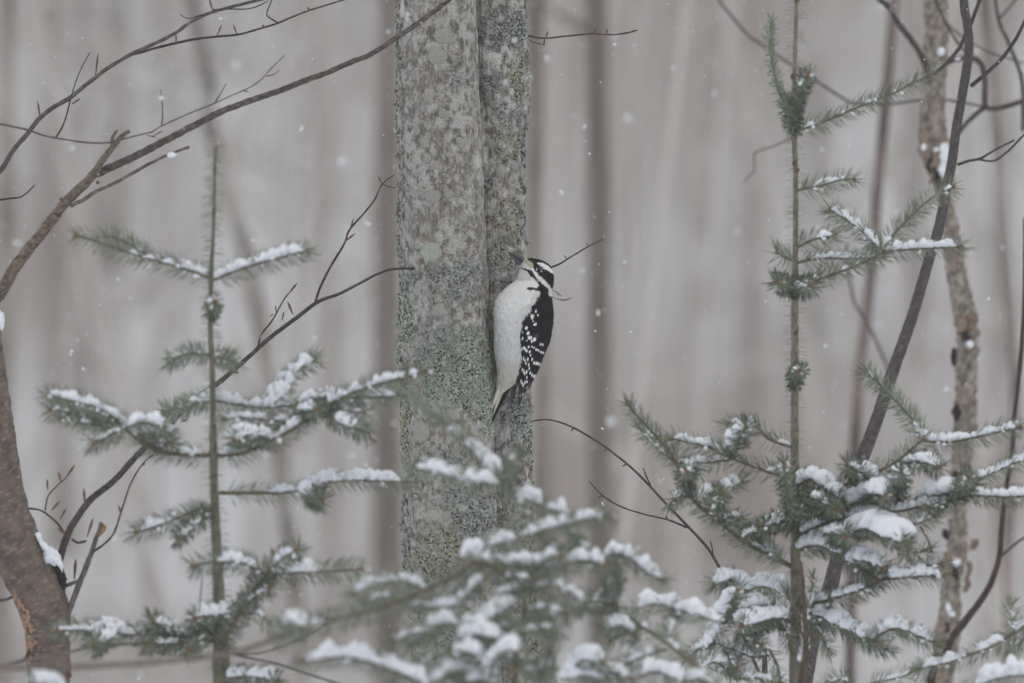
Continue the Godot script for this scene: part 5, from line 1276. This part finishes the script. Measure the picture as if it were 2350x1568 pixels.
func setting() -> void:
	var b := MB.new()
	var nx := 130
	var nzz := 150
	for j in nzz + 1:
		var z := lerpf(30.0, -190.0, float(j) / nzz)
		for i in nx + 1:
			var x := lerpf(-90.0, 90.0, float(i) / nx)
			var near := clampf((-z - 26.0) / 22.0, 0, 1)
			var w := nz.get_noise_2d(x * 0.9, z * 0.5) + 0.6 * nz.get_noise_2d(x * 2.6, z * 1.7)
			var c := col(0.84, 0.85, 0.87).lerp(col(0.34, 0.29, 0.25), near * clampf(0.40 + 0.5 * w + 0.5 * nz.get_noise_2d(x * 0.45 + 7.0, z * 0.2), 0, 1))
			b.add(Vector3(x, ground_y(x, z), z), c)
	for j in nzz:
		for i in nx:
			var a := j * (nx + 1) + i
			b.quad(a, a + nx + 1, a + nx + 2, a + 1)
	var g := part("snowy_ground", b, M.snow)
	g.set_meta("kind", "structure")
	tag(g, "snow covered woodland floor rising into a brown hillside behind the trees")

func bg_tree(label: String, xs: Array, r: float, z: float, ca: Color, cb: Color, boughs := 2) -> void:
	# xs: [x, y, x, y, ...] downwards in picture units
	var t := thing("background_tree", label, "tree", Vector3.ZERO, "blurred trees in the wood behind")
	var n := xs.size() / 2
	var ctrl: Array[Vector3] = []
	var rad: Array[float] = []
	var rr := r * K * z
	var a := at3(xs[0], xs[1], z)
	var a2 := at3(xs[2], xs[3], z)
	var up := (a - a2).normalized()
	ctrl.append(a + up * 6.0 + Vector3(rng.randfn(0, 0.3), 0, 0)); rad.append(rr * 0.45)
	ctrl.append(a + up * 2.5); rad.append(rr * 0.75)
	for i in n:
		ctrl.append(at3(xs[i * 2], xs[i * 2 + 1], z)); rad.append(rr * lerpf(0.92, 1.05, float(i) / (n - 1)))
	var e := ctrl[ctrl.size() - 1]
	var gy := ground_y(e.x, -z) - 0.1
	if e.y > gy + 0.3:
		ctrl.append(Vector3(e.x, gy, e.z)); rad.append(rr * 1.35)
	var b := MB.new()
	tube(b, smooth_path(ctrl, rad, 0.12), {"a": ca, "b": cb, "segs": 14, "rough": 0.08, "freq": 6.0})
	part("trunk", b, M.far, t)
	for q in boughs:
		var f := rng.randf_range(0.05, 0.75)
		var p0 := ctrl[2].lerp(ctrl[2 + n - 1], f)
		var s := -1.0 if rng.randf() < 0.5 else 1.0
		var bb := MB.new()
		var c2: Array[Vector3] = [p0, p0 + Vector3(s * 0.35, rng.randf_range(0.1, 0.5), rng.randfn(0, 0.2)), p0 + Vector3(s * rng.randf_range(0.7, 1.3), rng.randf_range(0.5, 1.3), rng.randfn(0, 0.4))]
		var r2: Array[float] = [rr * 0.22 + 0.004, rr * 0.16 + 0.003, 0.003]
		tube(bb, smooth_path(c2, r2, 0.08), {"a": ca, "b": cb, "segs": 7, "freq": 6.0})
		part("bough", bb, M.far, t)

func background_trees() -> void:
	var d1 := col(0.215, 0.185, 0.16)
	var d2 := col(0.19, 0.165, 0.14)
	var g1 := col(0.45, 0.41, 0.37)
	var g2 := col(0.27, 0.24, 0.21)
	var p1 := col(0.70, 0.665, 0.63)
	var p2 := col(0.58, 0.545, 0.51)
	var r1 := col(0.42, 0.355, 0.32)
	bg_tree("darkest blurred trunk, straight up behind the woodpecker's back", [1370, 0, 1374, 500, 1376, 1000, 1380, 1568], 27, 26, d1, d2, 1)
	bg_tree("blurred brown trunk between the lichen covered tree and the darkest trunk", [1226, 0, 1231, 500, 1238, 1000, 1246, 1568], 22, 28, g2, d1, 0)
	bg_tree("blurred dark trunk close along the far side of the lichen covered tree from the bird", [893, 0, 890, 500, 888, 1000, 893, 1568], 32, 29, g2, d1, 0)
	bg_tree("blurred slim trunk that snakes down diagonally behind the fir leader", [438, 0, 468, 150, 484, 300, 520, 430, 560, 560, 590, 700, 612, 850, 638, 1000, 652, 1150, 672, 1280, 682, 1400, 690, 1568], 19, 26, g1, g2, 0)
	bg_tree("blurred greenish grey trunk at the edge behind the forked broken branch", [16, 0, 14, 500, 6, 1000, 0, 1568], 20, 27, g1, g2, 1)
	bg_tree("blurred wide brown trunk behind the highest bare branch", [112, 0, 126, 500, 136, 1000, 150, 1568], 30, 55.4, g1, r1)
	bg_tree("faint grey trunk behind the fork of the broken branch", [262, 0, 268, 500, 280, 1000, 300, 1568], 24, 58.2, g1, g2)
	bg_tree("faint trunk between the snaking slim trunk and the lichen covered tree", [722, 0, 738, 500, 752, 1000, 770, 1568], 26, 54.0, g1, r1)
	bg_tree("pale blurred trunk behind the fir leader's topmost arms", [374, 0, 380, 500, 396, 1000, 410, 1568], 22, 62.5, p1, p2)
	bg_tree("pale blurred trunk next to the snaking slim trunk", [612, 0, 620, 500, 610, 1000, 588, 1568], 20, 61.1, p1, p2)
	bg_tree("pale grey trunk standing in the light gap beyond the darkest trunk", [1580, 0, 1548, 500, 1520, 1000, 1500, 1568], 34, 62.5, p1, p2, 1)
	bg_tree("blurred brown trunk behind the fir leader with paired needle tufts", [1728, 0, 1722, 500, 1716, 1000, 1700, 1568], 22, 52.5, g1, r1)
	bg_tree("faint slim trunk just beyond the fir leader's stem", [1868, 0, 1872, 500, 1868, 1000, 1876, 1568], 14, 56.8, g1, g2)
	bg_tree("reddish blurred sapling leaning between the fir and the dark leaning sapling", [2052, 0, 2040, 150, 2026, 300, 2013, 450, 2002, 600, 1986, 750, 1972, 850, 1963, 1000, 1958, 1200, 1950, 1568], 13, 20.3, col(0.24, 0.185, 0.165), col(0.18, 0.14, 0.125), 0)
	bg_tree("blurred brown sapling low down behind the peeling birch", [2300, 500, 2330, 900, 2318, 1200, 2312, 1568], 12, 21.5, r1, d1, 0)
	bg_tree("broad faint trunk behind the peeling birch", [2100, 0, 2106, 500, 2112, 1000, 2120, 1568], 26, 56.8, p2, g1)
	bg_tree("faint brown trunk at the edge beyond the peeling birch", [2300, 0, 2296, 500, 2302, 1000, 2290, 1568], 24, 54.0, g1, r1)
	bg_tree("faint narrow trunk in the gap beside the darkest trunk", [1470, 0, 1462, 500, 1450, 1000, 1440, 1568], 15, 59.6, g1, g2)
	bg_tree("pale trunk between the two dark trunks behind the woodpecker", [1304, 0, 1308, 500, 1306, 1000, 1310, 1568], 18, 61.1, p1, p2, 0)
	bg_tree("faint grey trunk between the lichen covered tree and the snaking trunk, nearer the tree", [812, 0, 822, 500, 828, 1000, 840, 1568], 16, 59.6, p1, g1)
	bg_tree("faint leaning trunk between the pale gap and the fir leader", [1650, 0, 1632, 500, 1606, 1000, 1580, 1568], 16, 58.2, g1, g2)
	bg_tree("faint brown trunk low behind the brown tree's dead shoot", [196, 0, 200, 500, 196, 1000, 190, 1568], 18, 56.8, r1, g2)
	# the rest of the wood, one mass
	var cyl := CylinderMesh.new()
	cyl.top_radius = 0.55; cyl.bottom_radius = 1.0; cyl.height = 1.0
	cyl.radial_segments = 7; cyl.rings = 3
	var mm := MultiMesh.new()
	mm.transform_format = MultiMesh.TRANSFORM_3D
	mm.use_colors = true
	mm.mesh = cyl
	var n := 3540
	mm.instance_count = n
	for i in n:
		var z := -(rng.randf_range(44.0, 60.0) if i % 3 == 0 else rng.randf_range(52.0, 95.0))
		if i > 2300: z = -rng.randf_range(47.0, 62.0)
		var x := rng.randf_range(-1.0, 1.0) * (6.0 + absf(z) * 0.22)
		if i % 4 == 0: x = rng.randf_range(-60, 60)
		var big := rng.randf() < 0.05 and i % 3 > 0
		var r := rng.randf_range(0.05, 0.12) if big else rng.randf_range(0.008, 0.03)
		var h := rng.randf_range(7, 13) if big else rng.randf_range(1.5, 5.5)
		if i > 2300:
			big = false
			r = rng.randf_range(0.006, 0.02)
			h = rng.randf_range(0.5, 2.0)
		if i >= 3400:
			z = -rng.randf_range(23.0, 42.0)
			x = rng.randf_range(-5.0, 5.0)
			r = rng.randf_range(0.005, 0.016)
			h = rng.randf_range(3.2, 6.5)
		var slant := 0.13 if i % 3 > 0 or i >= 3400 else 0.9
		var lift := 0.0 if i % 3 > 0 or i >= 3400 else rng.randf_range(0.2, 4.0)
		var bs := Basis.from_euler(Vector3(rng.randfn(0, 0.10), 0, rng.randfn(0, slant))) * Basis.from_euler(Vector3(0, rng.randf() * TAU, 0)) * Basis.from_scale(Vector3(r, h, r))
		mm.set_instance_transform(i, Transform3D(bs, Vector3(x, ground_y(x, z) + h * 0.48 + lift, z)))
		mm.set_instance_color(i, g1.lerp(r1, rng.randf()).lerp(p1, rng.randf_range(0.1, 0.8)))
	var o := MultiMeshInstance3D.new()
	o.name = "far_woods"
	o.multimesh = mm
	o.material_override = M.far
	o.set_meta("kind", "stuff")
	tag(o, "blurred grey brown mass of saplings and trunks on the far slope")
	add_child(o, true)

func lichen_tree() -> void:
	var t := thing("lichen_tree", "double stemmed grey tree crusted with pale and green lichen, bearing the woodpecker", "tree")
	part("trunk", stem_mesh(0), M.trunk, t, "front stem, mottled grey with round pale lichen crusts")
	part("trunk", stem_mesh(1), M.trunk, t, "stem behind, rougher, with leafy grey and yellow lichen")
	var white := col(0.62, 0.63, 0.60)
	var pale := col(0.40, 0.392, 0.365)
	var green := col(0.46, 0.485, 0.42)
	for q in [[0, 924, 22, 11, 24, white], [1, 1131, 137, 22, 17, white], [0, 1094, 373, 8, 16, white], [0, 990, 580, 25, 23, green], [0, 956, 176, 12, 12, pale], [0, 958, 302, 10, 11, pale], [1, 1128, 332, 11, 12, pale], [1, 1173, 212, 9, 9, white], [0, 1031, 447, 10, 11, pale], [0, 993, 452, 22, 15, pale], [0, 938, 490, 12, 18, pale], [0, 1018, 262, 12, 10, pale], [0, 1043, 246, 12, 12, green],
		[0, 1050, 760, 13, 14, pale], [0, 1008, 714, 17, 18, pale], [0, 963, 782, 15, 18, pale], [0, 966, 990, 25, 27, pale], [0, 997, 1181, 13, 13, green], [0, 1027, 1182, 11, 12, pale], [0, 1062, 1164, 12, 14, green], [0, 942, 1160, 13, 15, pale], [0, 974, 1213, 17, 18, pale], [0, 964, 1156, 7, 9, pale], [0, 957, 1041, 10, 12, pale], [0, 983, 1021, 9, 11, pale], [0, 1003, 130, 20, 22, pale], [0, 1020, 85, 24, 22, pale], [0, 975, 330, 13, 13, pale], [0, 1060, 330, 12, 12, pale], [0, 1000, 380, 14, 12, pale], [0, 1062, 500, 12, 12, pale], [0, 1075, 420, 10, 12, pale], [0, 948, 560, 9, 12, pale], [1, 1150, 392, 12, 14, pale], [1, 1180, 440, 10, 16, pale], [1, 1176, 505, 12, 16, green], [1, 1180, 380, 9, 12, pale], [0, 1078, 240, 10, 11, pale], [0, 985, 230, 11, 12, pale]]:
		crust(t, q[0], q[1], q[2], q[3], q[4], q[5])
	for i in 60:
		var side := 0 if rng.randf() < 0.72 else 1
		var y := rng.randf_range(-10, 1480)
		var e := edges(side, y)
		var x := rng.randf_range(e.x + 8, e.y - 6) if side == 0 else rng.randf_range(1130, e.y - 6)
		var r := rng.randf_range(3.5, 10.0)
		crust(t, side, x, y, r, r * rng.randf_range(0.85, 1.3), pale.lerp(col(0.36, 0.355, 0.335), rng.randf()).lerp(green, rng.randf() * 0.4))
	for q in zones: leafy_lichen(t, q)
	# twigs that grow from it
	limb(t, "twig", [1190, 78, 2.6, 1210, 82, 2.2, 1250, 88, 2.0, 1300, 83, 2.0, 1360, 78, 1.9, 1400, 80, 1.8, 1432, 77, 2.2, 1463, 70, 1.0], 15.72, 15.66, {"a": Color(0.15, 0.085, 0.08), "b": Color(0.09, 0.055, 0.052), "segs": 7, "step": 0.004})
	for q in [[1252, 88, 1258, 72], [1250, 90, 1248, 104], [1360, 78, 1370, 66], [1392, 80, 1393, 66], [1436, 77, 1464, 69]]: bud(t, q[0], q[1], q[2], q[3], 15.68, 2.4)
	limb(t, "twig", [1208, 84, 1.4, 1220, 95, 1.2, 1240, 101, 1.0, 1250, 103, 0.8], 15.72, 15.75, TWIG)
	for q in [[913, 232, 904, 244], [915, 205, 905, 212], [918, 350, 908, 362], [930, 1318, 918, 1310], [933, 1330, 921, 1318]]: bud(t, q[0], q[1], q[2], q[3], 15.655, 4.5, "bark_chip")

func flake(x: float, y: float, z: float, size: float, label := "") -> void:
	var b := MB.new()
	size *= 0.7
	for i in 3:
		lump(b, Vector3(rng.randfn(0, 0.45), rng.randfn(0, 0.45), rng.randfn(0, 0.45)) * size, Vector3(size * rng.randf_range(0.5, 1.0), size * rng.randf_range(0.4, 0.8), size * 0.6), rng.randf() * 99.0, 4, 6, 0.5)
	var o := part("snowflake", b, M.snow)
	o.position = at3(x, y, z)
	tag(o, label if label != "" else "small white snowflake falling through the air before the blurred wood", "snowflake", "" if label != "" else "falling snowflakes")

func falling_snow() -> void:
	for q in [[1412, 103, 15.0, 0.0026, "bright sharp snowflake beside the twig end high beyond the lichen tree"], [1352, 353, 14.9, 0.0024, "bright snowflake before the darkest trunk, level with the white lichen spot"], [1366, 761, 15.1, 0.002, "bright snowflake before the darkest trunk, level with the woodpecker's wing spots"], [1447, 761, 14.9, 0.0024, "bright snowflake in the pale gap level with the woodpecker's wing spots"], [1383, 985, 15.5, 0.0022, "sharp snow crystal just above the arching shoot"], [1383, 1156, 15.6, 0.0030, "sharp branched snow crystal above the long snowy spray"], [789, 368, 12.9, 0.0055, "large soft snowflake between the snaking trunk and the lichen tree"], [1440, 270, 12.8, 0.005, "large soft snowflake high in the pale gap"], [1405, 968, 12.6, 0.006, "large soft round snowflake over the arching shoot"], [163, 809, 15.0, 0.003, "bright snowflake above the snowy arm beside the brown tree"], [190, 88, 15.6, 0.0016, "tiny streak of a snowflake beneath the highest branch"], [2268, 685, 14.9, 0.0026, "bright snowflake between the birch and the slender dark stem"], [1757, 692, 15.5, 0.0018, "bright snowflake just beside the fir leader's lower clump"], [505, 43, 15.1, 0.0024, "bright snowflake beneath the highest branch, near the frame's top"], [540, 150, 12.8, 0.005, "large soft snowflake between the two high branches"]]:
		flake(q[0], q[1], q[2], q[3], q[4])
	for i in 285:
		var f := rng.randf()
		var z := rng.randf_range(14.7, 16.4) if f < 0.5 else (rng.randf_range(12.9, 14.6) if f < 0.75 else rng.randf_range(16.6, 22.0))
		var near := absf(z - 15.6)
		var fx := rng.randf_range(5, 2345)
		var fy := rng.randf_range(5, 1560)
		if fx > 1110 and fx < 1290 and fy > 560 and fy < 1000 and z < 15.8: z = rng.randf_range(17.0, 20.0)
		flake(fx, fy, z, rng.randf_range(0.0005, 0.0014) if near < 1.0 else rng.randf_range(0.002, 0.0042))
	# the finest flakes, beyond counting
	var b := MB.new()
	lump(b, Vector3.ZERO, Vector3(1, 0.7, 0.8), 4.0, 4, 6, 0.5)
	var mm := MultiMesh.new()
	mm.transform_format = MultiMesh.TRANSFORM_3D
	mm.mesh = mesh_of(b, M.snow)
	mm.instance_count = 2200
	for i in 2200:
		var z := rng.randf_range(13.2, 19.0)
		var sz := rng.randf_range(0.0005, 0.0014)
		mm.set_instance_transform(i, Transform3D(Basis.from_euler(Vector3(rng.randf() * 6, rng.randf() * 6, 0)) * Basis.from_scale(Vector3.ONE * sz), at3(rng.randf_range(-300, 2650), rng.randf_range(-200, 1750), z)))
	var o := MultiMeshInstance3D.new()
	o.name = "falling_snow"
	o.multimesh = mm
	o.set_meta("kind", "stuff")
	tag(o, "fine specks of snow falling all through the air")
	add_child(o, true)
